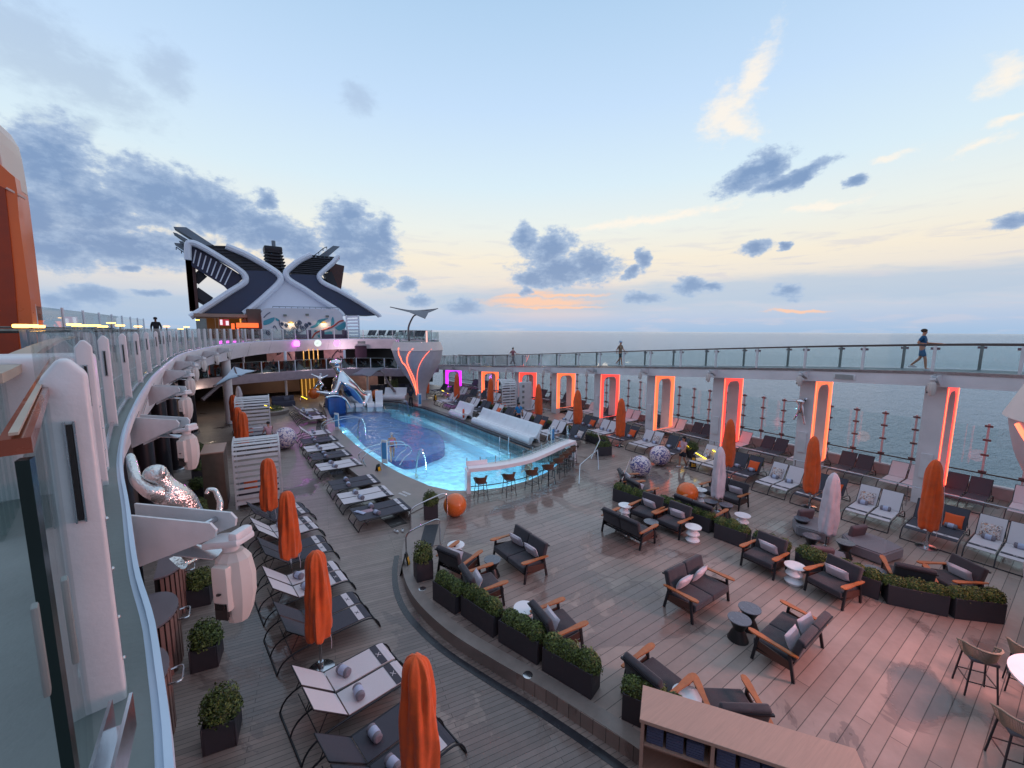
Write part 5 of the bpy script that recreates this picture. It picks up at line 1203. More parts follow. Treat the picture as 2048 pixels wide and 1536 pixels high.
# ------------------------------------------------------------------ planters
def shrubmesh(L_, W_, H_, seed, n):
    rnd = random.Random(seed); m = MB()
    nb = max(2, int(round(L_/.34))); cs = []
    if L_ < .75:
        for (a, b, hh_) in ((-.2,-.2,.8),(.22,-.15,.95),(-.15,.22,1.05),(.2,.22,.85),(0,0,1.12),(-.25,.05,.62),(.28,.05,.6),(0,-.28,.6)): cs.append((a*L_, b*W_, hh_*H_*rnd.uniform(.92,1.06), L_*.36, W_*.36))
        nb = 0
    for i in range(nb):
        for j in range(2 if W_ > .4 else 1):
            cs.append((-L_/2+L_*(i+.5)/nb+rnd.uniform(-.03,.03), (0 if W_ <= .4 else (-.25+.5*j)*W_)+rnd.uniform(-.02,.02), rnd.uniform(.75,1.1)*H_, L_/nb*rnd.uniform(.62,.8), max(W_*.5,.14)*rnd.uniform(.8,.95)))
    for _ in range(n):
        c = rnd.choice(cs); th = rnd.uniform(0, 2*PI); ph = math.acos(rnd.uniform(-.35,1)); rr = rnd.uniform(.62,1.0)**.5*(rnd.uniform(1.05,1.28) if rnd.random() < .05 else 1)
        x = c[0]+c[3]*rr*math.sin(ph)*math.cos(th); y = c[1]+c[4]*1.15*rr*math.sin(ph)*math.sin(th); z = max(.0, c[2]*.25+c[2]*.78*rr*math.cos(ph)) if L_ >= .75 else rnd.uniform(.0,1)**.8*(c[2]-.12)+.12*rr*math.cos(ph)
        d = Vector((math.sin(ph)*math.cos(th), math.sin(ph)*math.sin(th), math.cos(ph)*.9+.25))+Vector([rnd.uniform(-.7,.7) for _ in range(3)]); d.normalize()
        u = d.orthogonal().normalized(); u = (Matrix.Rotation(rnd.uniform(0, 2*PI), 3, d) @ u); v = d.cross(u); s = rnd.uniform(.014,.026)
        p = Vector((x,y,z)); k = len(m.v); tip = d*s*.3
        m.v += [tuple(p-u*s*1.4), tuple(p+v*s*.75+tip), tuple(p+u*s*1.5), tuple(p-v*s*.75+tip)]; m.f.append((k,k+1,k+2,k+3))
    return m
SHM = {}
def planter(L_, W_, H_, x, y, rz, lab, z=ZT, sh=.34, seed=0, n=None, grp='dark planters of boxwood'):
    key = (round(L_,1),round(W_,1),round(sh,2),seed % 3)
    if key not in SHM: SHM[key] = shrubmesh(L_-.02, W_-.02, sh, seed, n or int(5200*max(L_,.45)*max(W_,.4)/.4)).mesh('shrub', LEAF, smooth=False)
    t = thing('planter', lab, 'planter', (x,y,z), rz, grp)
    w_ = .025; m = MB()
    for (cx, cy, sx_, sy_) in ((0,-W_/2+w_/2,L_,w_),(0,W_/2-w_/2,L_,w_),(-L_/2+w_/2,0,w_,W_-2*w_-.004),(L_/2-w_/2,0,w_,W_-2*w_-.004)): m.rbox((cx,cy,H_/2), (sx_,sy_,H_), .006, 1)
    m.build('box', PLANT, t); MB().box((0,0,H_-.05), (L_-.06,W_-.06,.04)).build('soil', SOIL, t, smooth=False)
    o = bpy.data.objects.new('boxwood_shrub', SHM[key]); col.objects.link(o); o.parent = t; o.location = (0,0,H_-.05); return t
# kerb planters
kp = [(3.98,10.42,.42,.42,.62,0,'tall narrow boxwood planter at the end of the kerb beside the rail'),]
planter(.46,.42,.55, 4.22,10.35, R(-8), 'tall square boxwood planter at the kerb end beside the steps', sh=.55, seed=1)
planter(.5,.45,.55, 5.95,13.75, R(-20), 'square boxwood planter wedged between the pool rim and the orange ball', z=.3, sh=.5, seed=2)
for i, (x0, y0, x1, y1) in enumerate(((4.02,9.28,4.22,8.42),(4.34,8.35,4.58,7.25),(4.62,7.1,4.92,6.08),(4.92,5.92,5.25,4.86),(5.42,4.28,5.85,3.35))):
    a = math.atan2(y1-y0, x1-x0); l = math.hypot(x1-x0, y1-y0)
    planter(l,.38,.52, (x0+x1)/2+.19*math.cos(a+PI/2)*1.0, (y0+y1)/2+.19*math.sin(a+PI/2), a, f'long dark boxwood planter on the curved kerb, {ORD[i]} from the steps', seed=i, grp='long planters on the curved kerb')
for i, (x0, y0, x1, y1) in enumerate(((12.75,11.0,12.9,9.55),(13.25,9.3,13.2,8.3),(13.3,8.2,13.35,7.2),(13.2,6.95,13.3,5.95),(13.3,5.8,13.3,4.85),(13.35,4.6,13.4,3.85),(13.4,3.65,13.55,2.72),(13.55,2.55,14.15,1.55),(14.2,1.45,14.9,.72))):
    a = math.atan2(y1-y0, x1-x0); l = math.hypot(x1-x0, y1-y0)
    planter(l,.42,.52, (x0+x1)/2+.2*math.cos(a+PI/2), (y0+y1)/2+.2*math.sin(a+PI/2), a, f'dark boxwood planter in the long terrace divider, {ORD[i]} counting from the print balls', seed=i+1, sh=.28, grp='planters of the long terrace divider')
for i, (x, y) in enumerate(((-.45,8.25),(-.72,10.5),(-.9,13.1),(-1.0,15.9),(-1.15,18.8),(-1.25,21.6),(-1.3,24.4),(-1.5,28.3))):
    planter(.55,.5,.5, x,y, R(80), f'square boxwood planter along the foot of the gallery wall, {ORD[i]} from the near end', z=0, sh=.5, seed=i+2, grp='square planters at the gallery wall')
for i in range(7):
    planter(1.7,.35,.45, 18.55, 17.4+i*2.4, R(90), f'low boxwood hedge trough behind the pool facing loungers, {ORD[i]} from the pool bar', seed=i, sh=.3, n=1800, grp='hedge troughs behind the pool loungers')
planter(.8,.4,.5, 17.2,15.6, R(-20), 'dark hedge trough at the pool bar end of the loungers', seed=1, n=1500)
# small pot by the fence with round bush
for i, (x, y) in enumerate(((20.9,12.6),(21.0,9.3))):
    t = thing('round_pot_shrub', f'round bush in a dark pot {"beside the yellow lit rail" if i == 0 else "behind the orange parasol"}', 'potted shrub', (x,y,ZT), 0)
    MB().lathe([(.2,0),(.3,.45),(.32,.5),(.28,.5)], n=20).build('pot', PLANT, t); o = bpy.data.objects.new('shrub_crown', shrubmesh(.6,.6,.5,9+i,2500).mesh('shrub', LEAF, smooth=False)); col.objects.link(o); o.parent = t; o.location = (0,0,.45)
# wooden cabinet at the terrace edge
cb = thing('wooden_cabinet', 'long pale wooden cabinet with open towel shelves at the terrace corner', 'cabinet')
ca = Vector((4.80,3.42,0)); cbv = Vector((6.15,1.40,0)); d = (cbv-ca).normalized(); nrm = Vector((-d.y,d.x,0)); 
mtx = Matrix(((d.x,nrm.x,0,ca.x),(d.y,nrm.y,0,ca.y),(0,0,1,0),(0,0,0,1)))
WOOD = mat('washed_oak', (176,140,124), .5, var=.1)
_t = WOOD.node_tree; _n = [q for q in _t.nodes if q.type == 'TEX_NOISE'][0]; _mp = _t.nodes.new('ShaderNodeMapping'); _mp.inputs['Rotation'].default_value = (0,0,math.atan2(-d.y,d.x)*1.0); _mp.inputs['Scale'].default_value = (1.2,26,26); _g = [q for q in _t.nodes if q.type == 'TEX_COORD'][0]; _t.links.new(_g.outputs['Object'], _mp.inputs[0]); _t.links.new(_mp.outputs[0], _n.inputs['Vector']); _n.inputs['Scale'].default_value = 1.6; _n.inputs['Distortion'].default_value = .8
MB().rbox((1.4,.30,1.40), (2.85,.66,.06), .006, 1, mtx=mtx).build('top', WOOD, cb)
m = MB()
for x in (.02,.98,1.94,2.8): m.box((x,.30,.84), (.05,.60,1.06), mtx=mtx)
m.build('side_panel', WOOD, cb, smooth=False); MB().box((1.41,.585,.84), (2.83,.03,1.05), mtx=mtx).build('back_panel', WOOD, cb, smooth=False)
MB().box((1.41,.3,.98), (2.72,.56,.03), mtx=mtx).build('shelf', WOOD, cb, smooth=False); MB().box((1.41,.3,.33), (2.83,.6,.05), mtx=mtx).build('plinth', WOOD, cb, smooth=False)
BT = mat('navy_folded_towel', (74,78,104), .95, var=.2, vs=30, bump=.4, bs=80)
for i, x in enumerate((.2,.48,.76,1.16,1.46,1.72,2.1,2.4)):
    h_ = .30-.03*(i % 3); m = MB()
    for k in range(6): m.rbox((x,.27,1.0+h_*(k+.5)/6), (.24,.44,h_/6*.96), .012, 2, mtx=mtx)
    o = m.build('towel_stack', BT); tag(o, f'stack of navy folded towels in the wooden cabinet, {ORD[i]} from its kerb end', 'towels', 'towel stacks in the wooden cabinet')
# high stools and tables
def bucketstool(col_, sh_, rope):
    t = thing('woven_bar_stool', 'x', 'bar stool')
    for sx_ in (-1,1):
        for sy_ in (-1,1): MB().bar((sx_*.23,sy_*.22,0),(sx_*.17,sy_*.17,sh_), .022, .022).build('leg', DARKM, t, smooth=False)
    m = MB()
    for a, b in (((-.205,-.2),(.205,-.2)),((.205,-.2),(.205,.2)),((.205,.2),(-.205,.2)),((-.205,.2),(-.205,-.2))): m.bar((a[0],a[1],.3),(b[0],b[1],.3), .016, .016)
    m.build('foot_rail', DARKM, t, smooth=False)
    MB().rbox((0,0,sh_+.02), (.40,.40,.06), .025, 3).build('seat', mat('stool_seat_pad', (84,80,84), .85), t)
    arc = [(.25*math.cos(a), -.23*math.sin(a)*1.05-.0 if math.sin(a) > 0 else .22, 0) for a in [PI*i/20 for i in range(21)]]
    arc = [(.25,.16,0)]+[(.25*math.cos(PI*i/16), -.25*math.sin(PI*i/16)+.02, 0) for i in range(17)]+[(-.25,.16,0)]
    n = len(arc)
    top = [(x*1.08,y*1.08,sh_+.28-.10*(max(0,(y+.05))/.21)) for x,y,_ in arc]; bot = [(x*.84,y*.84,sh_+.0) for x,y,_ in arc]
    MB().tube(top, .018, 6).build('rim', rope, t)
    if col_ == 'rope':
        m = MB()
        tp_ = smoothpath(top, 3); bt_ = smoothpath(bot, 3)
        for i in range(0, len(tp_), 1): m.tube([tp_[i], bt_[i]], .0075, 4)
    else:
        m = MB()
        for i in range(n-1): m.add([bot[i],bot[i+1],top[i+1],top[i]], [(0,1,2,3)]); m.add([tuple(Vector(q)*.0+Vector((q[0]*.93,q[1]*.93,q[2]))) for q in (bot[i],bot[i+1],top[i+1],top[i])], [(3,2,1,0)])
    m.build('woven_shell', rope, t)
    return Proto(t).freeze()
ST, ST2 = bucketstool('solid',.70,RATTAN), bucketstool('rope',.72,ROPEG)
for i, (x, y, a) in enumerate(((8.35,14.15,-10),(9.55,13.85,-4),(10.7,13.75,2),(11.75,13.9,8),(12.75,14.35,22),(13.45,14.75,28),(13.95,15.05,30),(14.5,15.35,32))):
    ST.place((x,y,ZT), R(a), f'brown woven stool at the pool bar, {ORD[i]} from its orange ball end', 'woven stools at the pool bar')
for i, (x, y, a) in enumerate(((11.55,.78,-60),(12.3,.25,-80),(9.9,.15,-55),(9.5,-.55,-40))):
    ST2.place((x,y,ZT), R(a), f'grey rope high stool, {["farther from the camera of the overlapping pair","half hidden behind the round white table","standing alone before the round table","closest to the wooden cabinet"][i]}', 'rope high stools at the round table')
ht = thing('round_high_table', 'round white high table with rope stools at the terrace edge', 'table', (11.15,-.42,ZT))
MB().lathe([(.82,1.06),(.86,1.08),(.86,1.11),(.01,1.115)], n=48).build('table_top', WHITE2, ht); MB().lathe([(.4,0),(.38,.03),(.06,.06),(.06,1.06)], n=20).build('pedestal', DARKM, ht)
# ------------------------------------------------------------------ pool bar
pb = thing('pool_bar', 'curved white bar counter with clear glass front between pool and stools', 'bar counter')
fr_ = [(8.20,14.90,0),(9.5,14.5,0),(11.1,14.45,0),(12.6,14.88,0),(13.9,15.35,0),(15.15,15.7,0)]
fp = smoothpath(fr_, 6); bpth = off3(fp, .60, 0)
poly = [(p[0],p[1]) for p in fp]+[(p[0],p[1]) for p in reversed(bpth)]
BARW = mat('bar_solid_white', (246,236,238), .35, var=.04)
MB().prism(poly, 1.24, 1.40).build('counter_top', BARW, pb, smooth=False)
for p, q in ((fp[0], bpth[0]), (fp[-1], bpth[-1])):
    d = (Vector(q)-Vector(p)).normalized(); mid_ = (Vector(p)+Vector(q))/2; MB().box((mid_.x, mid_.y, .77), (.16,.6,.98), rz=math.atan2(d.y,d.x)-PI/2).build('end_leg', BARW, pb, smooth=False)
inner = off3(fp, .40, 0); m = MB()
for a, b in zip(inner, inner[1:]): m.bar((a.x,a.y,.80),(b.x,b.y,.80), .015, 1.0)
m.build('front_glass', GL, pb, smooth=False)
back = off3(fp, .46, 0); m = MB()
for a, b in list(zip(back, back[1:]))[4:]: m.bar((a.x,a.y,1.55),(b.x,b.y,1.55), .012, .3)
m.build('top_glass', GL, pb, smooth=False)
for k in range(0, len(back), 3): p = back[k]; MB().tube([(p.x,p.y,1.38),(p.x,p.y,1.74)], .018, 6).build('glass_stanchion', STEEL, pb)
m = MB(); 
ft = off3(fp, .22, .52)
m.tube([tuple(p) for p in ft], .02, 6); m.build('foot_rail', DARKM, pb)
MB().rbox((8.75,15.18,1.5), (.95,.05,.2), .02, rot=Matrix.Rotation(R(-17), 4, 'Z')).build('end_screen', BARW, pb)
# ------------------------------------------------------------------ steel rails, ladders
def pipe(name, lab, cat, pts, r=.024, grp=None, m=STEEL, sm=4):
    o = MB().tube(smoothpath(pts, sm) if sm else pts, r, 8).build(name, m); return tag(o, lab, cat, grp)
def ladder(x, y, rz, lab):
    t = thing('pool_ladder', lab, 'ladder', (x,y,0), rz, 'steel ladders of the pool')
    for s in (-.26, .26):
        MB().tube(bez((0,s,-.6),(0,s,1.5),(.52,s,1.5),(.52,s,.1),14)+[(.52,s,-.25)], .024, 8).build('rail', STEEL, t)
    m = MB()
    for z in (-.5,-.25): m.box((.02,0,z), (.1,.5,.03))
    m.build('step', mat('yellow_step_tread', (190,170,90), .5), t)
ladder(7.75,19.7,R(-20),'steel ladder with two hoops nearest the swimming woman')
ladder(7.35,29.3,R(-10),'steel ladder with two hoops by the purple light on the pool edge')
ladder(12.9,19.2,R(60),'steel ladder with two hoops beside the man at the pool bar')
ladder(13.1,34.6,R(170),'steel ladder with two hoops before the lifeguard')
for i, (x, y) in enumerate(((7.2,21.2),(6.9,29.5))):
    t = thing('curved_entry_rail', f'looping steel entry rails over the pool rim {"by the swimming woman" if i == 0 else "by the far ladder"}', 'handrail')
    for s in (0, .75):
        P_ = [(x-1.6,y-.3+s,.3),(x-1.75,y-.3+s,.75),(x-1.3,y-.25+s,1.05),(x-.2,y-.1+s,1.15),(x+.7,y+s,1.0),(x+.9,y+s,.6),(x+.5,y-.05+s,.35),(x+.2,y-.1+s,.0)]
        MB().tube(smoothpath(P_, 5), .024, 8).build('rail', STEEL, t)
def signpost(x, y, rz, h, lab, z=.3):
    t = thing('pool_sign_post', lab, 'sign', (x,y,z), rz); MB().rbox((0,0,h/2), (.34,.07,h), .01, 1).build('slab', WHITE, t); MB().box((0,-.04,h*.55), (.26,.012,h*.7)).build('blue_panel', mat('blue_sign_face', (78,140,190), .35), t, smooth=False); return t
signpost(6.55,20.9,R(-50),1.25,'narrow white and blue sign slab between the looping rails near the swimmer')
signpost(6.15,29.9,R(-50),1.2,'narrow white sign slab on the rim beside the purple reflections')
signpost(15.65,18.2,R(20),1.2,'narrow white and blue sign slab behind the pool bar corner', .4)
signpost(14.3,35.0,R(10),1.2,'narrow white and blue sign slab next to the lifeguard', .33)
GP = lambda x, y, z: tuple(G(x, y, z=z))
t = thing('step_handrail', 'steel handrail on the far side of the terrace steps', 'handrail')
MB().tube([(5.02,13.35,0),(5.02,13.35,.85)]+smoothpath([(5.02,13.35,.85),(5.2,13.35,1.05),(6.1,13.15,1.35),(6.3,13.1,1.3)],4)[1:]+[(6.32,13.1,.3)], .024, 8).build('rail', STEEL, t)
t = thing('step_handrail', 'steel handrail on the near side of the terrace steps', 'handrail')
MB().tube([(4.25,11.75,0),(4.25,11.75,.85)]+smoothpath([(4.25,11.75,.85),(4.4,11.7,1.05),(5.05,11.4,1.35),(5.2,11.35,1.3)],4)[1:]+[(5.22,11.35,.3)], .024, 8).build('rail', STEEL, t)
mt_ = MB().prism([(4.72,11.9),(5.15,11.75),(5.95,13.05),(5.5,13.25)], .0, .308).build('step_mat', mat('dark_rubber_mat', (52,56,62), .7, var=.2, vs=12), smooth=False); tag(mt_, 'dark rubber mat on the stone steps between the two handrails', 'mat')
st_ = MB().prism([(4.4,12.1),(4.72,11.9),(5.5,13.25),(5.15,13.5)], .0, .306).build('stone_step', STONE, smooth=False); struct(st_)
st_ = MB().prism([(5.15,11.75),(5.4,11.68),(6.25,12.95),(5.95,13.05)], .29, .312).build('step_edge_stone', STONE, smooth=False); struct(st_)
# rails on the sea side of the pool bar
t = thing('terrace_handrail', 'steel double handrail between the pool bar and the loungers', 'handrail')
for P_ in ([GP(1158,968,.3),GP(1160,930,.95),GP(1195,900,1.2),GP(1197,940,.3)],[GP(1182,918,.35),GP(1200,880,1.2),GP(1195,865,1.25),GP(1165,856,1.25)],[GP(1258,1000,.3),GP(1243,985,.6),GP(1244,960,1.1),GP(1262,915,1.2),GP(1268,950,.3)]):
    MB().tube(P_, .024, 8).build('rail', STEEL, t)
t = thing('pool_corner_rail', 'pair of bent steel rails at the dark pool corner coping', 'handrail')
for P_ in ([(14.9,17.8,.2),(14.9,17.8,1.1),(15.6,18.4,1.5),(15.9,18.7,1.45),(15.9,18.7,.4)],[(15.9,17.2,.2),(15.9,17.2,1.1),(16.5,17.9,1.5),(16.8,18.1,1.45),(16.8,18.1,.4)]):
    MB().tube(smoothpath(P_,4), .024, 8).build('rail', STEEL, t)
# yellow lit rails
for i, (x, y, z, a) in enumerate(((20.7,12.7,1.2,-30),(19.9,11.4,1.1,-30),(20.6,10.9,1.25,-35),(2.9,40.5,.9,30),(6.2,44,.9,35),(13.2,43.2,.9,40),(15.2,42.6,.9,-35),(19.3,40.2,.9,-25))):
    t = thing('lit_step_rail', f'short yellow lit handrail, {ORD[i]} starting from the fence planters', 'lit rail', (x,y,.3), R(a), 'yellow lit handrails')
    MB().tube([(-.45,0,0),(-.45,0,z-.5),(-.35,0,z-.35),(.35,0,z-.75),(.42,0,z-.8),(.42,0,0)], .022, 6).build('rail', STEEL, t); MB().bar((-.33,0,z-.38),(.33,0,z-.76), .05, .045).build('light_strip', YLED, t, smooth=False)
# ------------------------------------------------------------------ balls
def ball(x, y, r, m, lab, z=ZT, nm='beach_ball'):
    o = MB().ball((0,0,0), r, 40).build(nm, m); o.location = (x,y,z+r-.01); o.rotation_euler = (.6*x,.3*y,1); tag(o, lab, 'ball'); return o
ball(6.75,13.35,.43,ORBALL,'glossy orange ball at the terrace steps by the pool bar'); ball(15.1,9.15,.42,ORBALL,'glossy orange ball behind a dark sofa in the planter row')
ball(7.25,45.0,.55,ORBALL,'orange ball beside the chrome sculpture in front of the gold poles'); ball(12.2,40.9,.52,ORBALL,'orange ball on the stone behind the white in-pool chaises')
ball(16.1,12.25,.50,BALLP,'print ball nearer the dark armchairs'); ball(18.3,12.75,.52,BALLP,'print ball next to the staff woman in a dark skirt'); ball(2.75,28.0,.66,BALLP,'print ball pushed along beside the poolside loungers',0); ball(10.2,43.0,.75,BALLP,'print ball just behind the chrome sculpture')
# ------------------------------------------------------------------ in-pool chaises and long white benches
chm = MB()
pr = [(-.95,-.02),(-.8,.22),(-.45,.30),(-.1,.22),(.12,.45),(.28,.95),(.40,1.32),(.33,1.34),(.16,.98),(.0,.52),(-.14,.34),(-.45,.42),(-.85,.30),(-1.04,.0)]
pr2 = [(a[0],a[1]) for a in smoothpath([(a,b,0) for a, b in pr+[pr[0]]], 3)[:-1]]
q = MB().prism(pr2, -.34, .34); chm.add([(c,a,b) for a,b,c in q.v], q.f)
cht = thing('pool_chaise', 'x', 'chaise'); chm.build('moulded_shell', WHITE2, cht, ang=60); MB().box((0,-.2,-.2), (.5,.9,.5)).build('plinth', WHITE2, cht, smooth=False); CHP = Proto(cht).freeze()
for i, (x, y, a) in enumerate(((9.3,40.1,0),(10.05,39.9,0),(11.0,39.3,-4),(11.85,38.9,-18))):
    CHP.place((x,y,.1), R(a), f'white moulded chaise standing in the shallow water, {ORD[i]} from the chrome sculpture', 'white chaises in the pool')
def longbench(p, q, n, lab):
    t = thing('moulded_lounge_bench', lab, 'bench'); p = Vector(p); q = Vector(q); L_ = (q-p).length; d = (q-p)/L_; nx = Vector((d.y,-d.x,0))
    pr = [(0,.0),(-.03,.18),(.06,.36),(.22,.44),(.40,.40),(.56,.44),(.72,.62),(.90,.92),(1.0,1.06),(1.06,1.04),(.98,.84),(.86,.5),(.84,.2),(.9,0),(.78,0),(.7,.22),(.5,.30),(.36,.26),(.2,.0)]
    pr2 = [(a[0],a[1]) for a in smoothpath([(a,b,0) for a, b in pr+[pr[0]]], 3)[:-1]]
    for k in range(n):
        a = p+d*(L_*k/n+.008); b = p+d*(L_*(k+1)/n-.008)
        q_ = MB().prism(pr2, 0, (b-a).length); MB().add([tuple(a+nx*u+Vector((0,0,v))+d*w_) for u,v,w_ in q_.v], q_.f).build('seat_section', WHITE2, t, ang=60)
    return t
longbench((14.72,19.3,.40),(14.72,26.3,.40),6,'long white moulded bench of six sections along the sea side of the pool')
longbench((14.72,27.6,.40),(14.72,30.0,.40),2,'short white moulded bench holding the life ring beside the pool')
longbench((14.4,39.0,.40),(12.6,40.2,.40),2,'white moulded bench by the lifeguard at the far end of the pool')
lr = thing('life_ring', 'orange and white life ring propped on the short white bench', 'life ring', (14.85,27.75,.88), R(60)); 
MB().tube([(.30*math.cos(2*PI*k/24),0,.30*math.sin(2*PI*k/24)) for k in range(24)], .075, 10, closed=True).build('ring', mat('life_ring_orange', (214,74,40), .5), lr)
for k in range(4): MB().tube([(.30*math.cos(R(90*k+j*5)),0,.30*math.sin(R(90*k+j*5))) for j in (-2,-1,0,1,2)], .079, 10).build('white_band', WHITE, lr)
# ------------------------------------------------------------------ wet floor signs
def wetsign(x, y, z, rz, lab):
    t = thing('wet_floor_sign', lab, 'floor sign', (x,y,z), rz, 'black and yellow wet floor signs')
    for s in (-1, 1): MB().add([(-.15,s*.16,0),(.15,s*.16,0),(.10,s*.02,.62),(-.10,s*.02,.62),(-.15,s*.14,0),(.15,s*.14,0),(.10,s*.005,.62),(-.10,s*.005,.62)], [(0,1,2,3),(7,6,5,4),(0,4,5,1),(1,5,6,2),(2,6,7,3),(3,7,4,0)]).build('leaf', BLACK, t, smooth=False)
    for s in (-1,): 
        f = MB().add([(-.10,s*.157,.08),(.10,s*.157,.08),(.065,s*.052,.52),(-.065,s*.052,.52)], [(0,1,2,3)]).build('yellow_face', CLY, t, smooth=False); f.location = (0,-.006,0)
        g = MB(); g.add([(-.05,-.156+.04,.22),(.05,-.156+.04,.22),(0,-.085+.0,.40)], [(0,1,2)]); g.bar((-.06,-.15,.13),(.06,-.15,.13), .01, .02); o = g.build('warning_mark', BLACK, t, smooth=False); o.location = (0,-.022,0)
    MB().rbox((0,0,.64), (.16,.05,.04), .01).build('handle', BLACK, t)
wetsign(5.9,19.9,0,R(25),'black and yellow wet floor sign standing by the poolside loungers')
wetsign(4.05,11.25,0,R(55),'black and yellow wet floor sign at the foot of the near step rail')
wetsign(19.4,11.55,ZT,R(-50),'black and yellow wet floor sign by the yellow lit rails')
wetsign(16.9,37.4,ZT,R(0),'black and yellow wet floor sign by the stem of the far pod')
# ------------------------------------------------------------------ slatted cabanas, wooden locker
def cabana(x, y, w_, dep, h, rz, lab, z=0, arch=True):
    t = thing('slatted_cabana', lab, 'cabana', (x,y,z), rz, 'white slatted cabanas')
    pts = [(0,.15+i*.235) for i in range(int((h-.75)/.235)+1)]
    if arch:
        z0 = pts[-1][1]
        for k in range(1, 6): a = R(18*k); pts.append((.55*(1-math.cos(a))*1.3, z0+.6*math.sin(a)))
        pts.append((dep*.75, pts[-1][1]+.03)); 
    for (a, b), (c, d) in zip(pts, pts[1:]):
        dv = Vector((0,c-a,d-b)); l = dv.length; dv.normalize(); p = Vector((0,a,b))+dv*l*.03; q_ = Vector((0,a+.02,b))+dv*l*.62
        MB().bar(p, q_, w_, .02, up=(0,0,1)).build('slat', SLAT, t, smooth=False)
    for s in (-w_/2-.03, w_/2+.03):
        P_ = [(s,0,0)]+[(s,a,b) for a, b in pts]+[(s,dep,pts[-1][1]-.3),(s,dep,0)]
        m = MB()
        for a, b in zip(P_, P_[1:]): m.bar(a, b, .05, .06, up=(1,0,0))
        m.build('side_frame', SLAT, t, smooth=False)
    MB().box((0,dep/2,.3), (w_-.04,dep-.1,.3)).build('daybed_base', SLAT, t, smooth=False); MB().rbox((0,dep/2,.52), (w_-.1,dep-.16,.16), .05).build('mattress', FABD, t)
    o = MB().cushion(.5,.4,.14, Matrix.Translation((-.3,.5,.75)) @ Matrix.Rotation(R(-20), 4, 'X')).build('scatter_cushion', PILO, t)
    return t
cabana(.86,19.25,1.55,1.9,2.75,R(-4),'white slatted cabana with orange cushions next to the brown locker')
cabana(1.3,30.0,1.75,2.2,3.0,R(-4),'white slatted cabana with rounded top by the orange parasol cluster')
cabana(19.0,27.6,1.2,1.2,2.9,R(-10),'white slatted cabana among the pool facing loungers',z=.3,arch=True)
t = thing('white_cabinet_panel', 'white panel with a column of five square holes beside the far cabana', 'panel', (20.4,27.3,.3), R(-12))
MB().rbox((0,0,1.35), (1.1,.3,2.7), .1).build('panel', SLAT, t)
for k in range(5): MB().box((-.25,-.155,.55+k*.45), (.2,.02,.2)).build('hole', GUTTER, t, smooth=False)
t = thing('brown_locker', 'tall brown wooden locker with pale top beside the near slatted cabana', 'locker', (-.55,20.35,0), R(-4))
MB().rbox((0,0,1.18), (.72,1.5,2.34), .02).build('body', mat('brown_oak_veneer', (96,78,66), .5, var=.2, vs=4), t); MB().rbox((0,0,2.375), (.78,1.56,.05), .01).build('top', WOOD, t)
# ------------------------------------------------------------------ shade sails
def sail(name, corners, mast, m, lab, frame=GREYSAIL):
    t = thing('shade_sail', lab, 'shade sail'); n = 8; q = MB(); C4 = [Vector(c) for c in corners]; ce = sum(C4, Vector())/4+Vector((0,0,.15))
    for i in range(n+1):
        for j in range(n+1):
            u, v = i/n, j/n; p = C4[0]*(1-u)*(1-v)+C4[1]*u*(1-v)+C4[2]*u*v+C4[3]*(1-u)*v
            s = .22*(16*u*(1-u)*v*(1-v)-1*(max(abs(u-.5), abs(v-.5))*2)**4*(1-abs(2*u-1)*abs(2*v-1))*0)
            p = p.lerp(ce, .22*(1-abs((2*u-1)*(2*v-1)))*max(abs(2*u-1), abs(2*v-1))); q.v.append(tuple(p))
    k = (n+1)**2; q.v += [(a,b,c-.03) for a,b,c in q.v[:k]]
    for i in range(n):
        for j in range(n):
            a = (i*(n+1)+j, (i+1)*(n+1)+j, (i+1)*(n+1)+j+1, i*(n+1)+j+1); q.f.append(a); q.f.append(tuple(k+x for x in reversed(a)))
    q.build('canvas', m, t)
    mm = MB(); mm.tube(smoothpath(mast, 4), [.13-.07*i/(4*(len(mast)-1)) for i in range(4*(len(mast)-1)+1)], 8); mm.build('mast', mat('taupe_mast', (110,96,98), .5), t)
    for c in C4: MB().tube([tuple(ce-Vector((0,0,.25))), tuple(c)], .05, 6).build('spar', MATS['taupe_mast'], t)
    return t
Yc = 38.0
v = lambda x, y, Y: tuple(G(x, y, Y=Y))
sail('a', [v(427,772,33),v(468,733,36),v(512,741,39),v(480,752,34)], [v(404,800,33),v(440,770,34),v(473,744,36)], PALESAIL, 'pale shade sail on a slanting mast where the gallery turns')
sail('b', [v(700,750,41),v(724,737,43),v(776,733,42),v(740,753,40)], [v(790,784,40),v(776,764,40.5),v(765,745,41),v(755,742,42)], GREYSAIL, 'grey shade sail on a bent mast between the chrome sculpture and the pod')
sail('c', [v(780,614,44),v(820,622,47),v(876,617,44),v(850,637,41)], [v(818,682,44),v(817,655,44.3),v(826,634,44.6),v(832,630,44.6)], GREYSAIL, 'grey winged shade sail standing on the gallery beside the far pod')
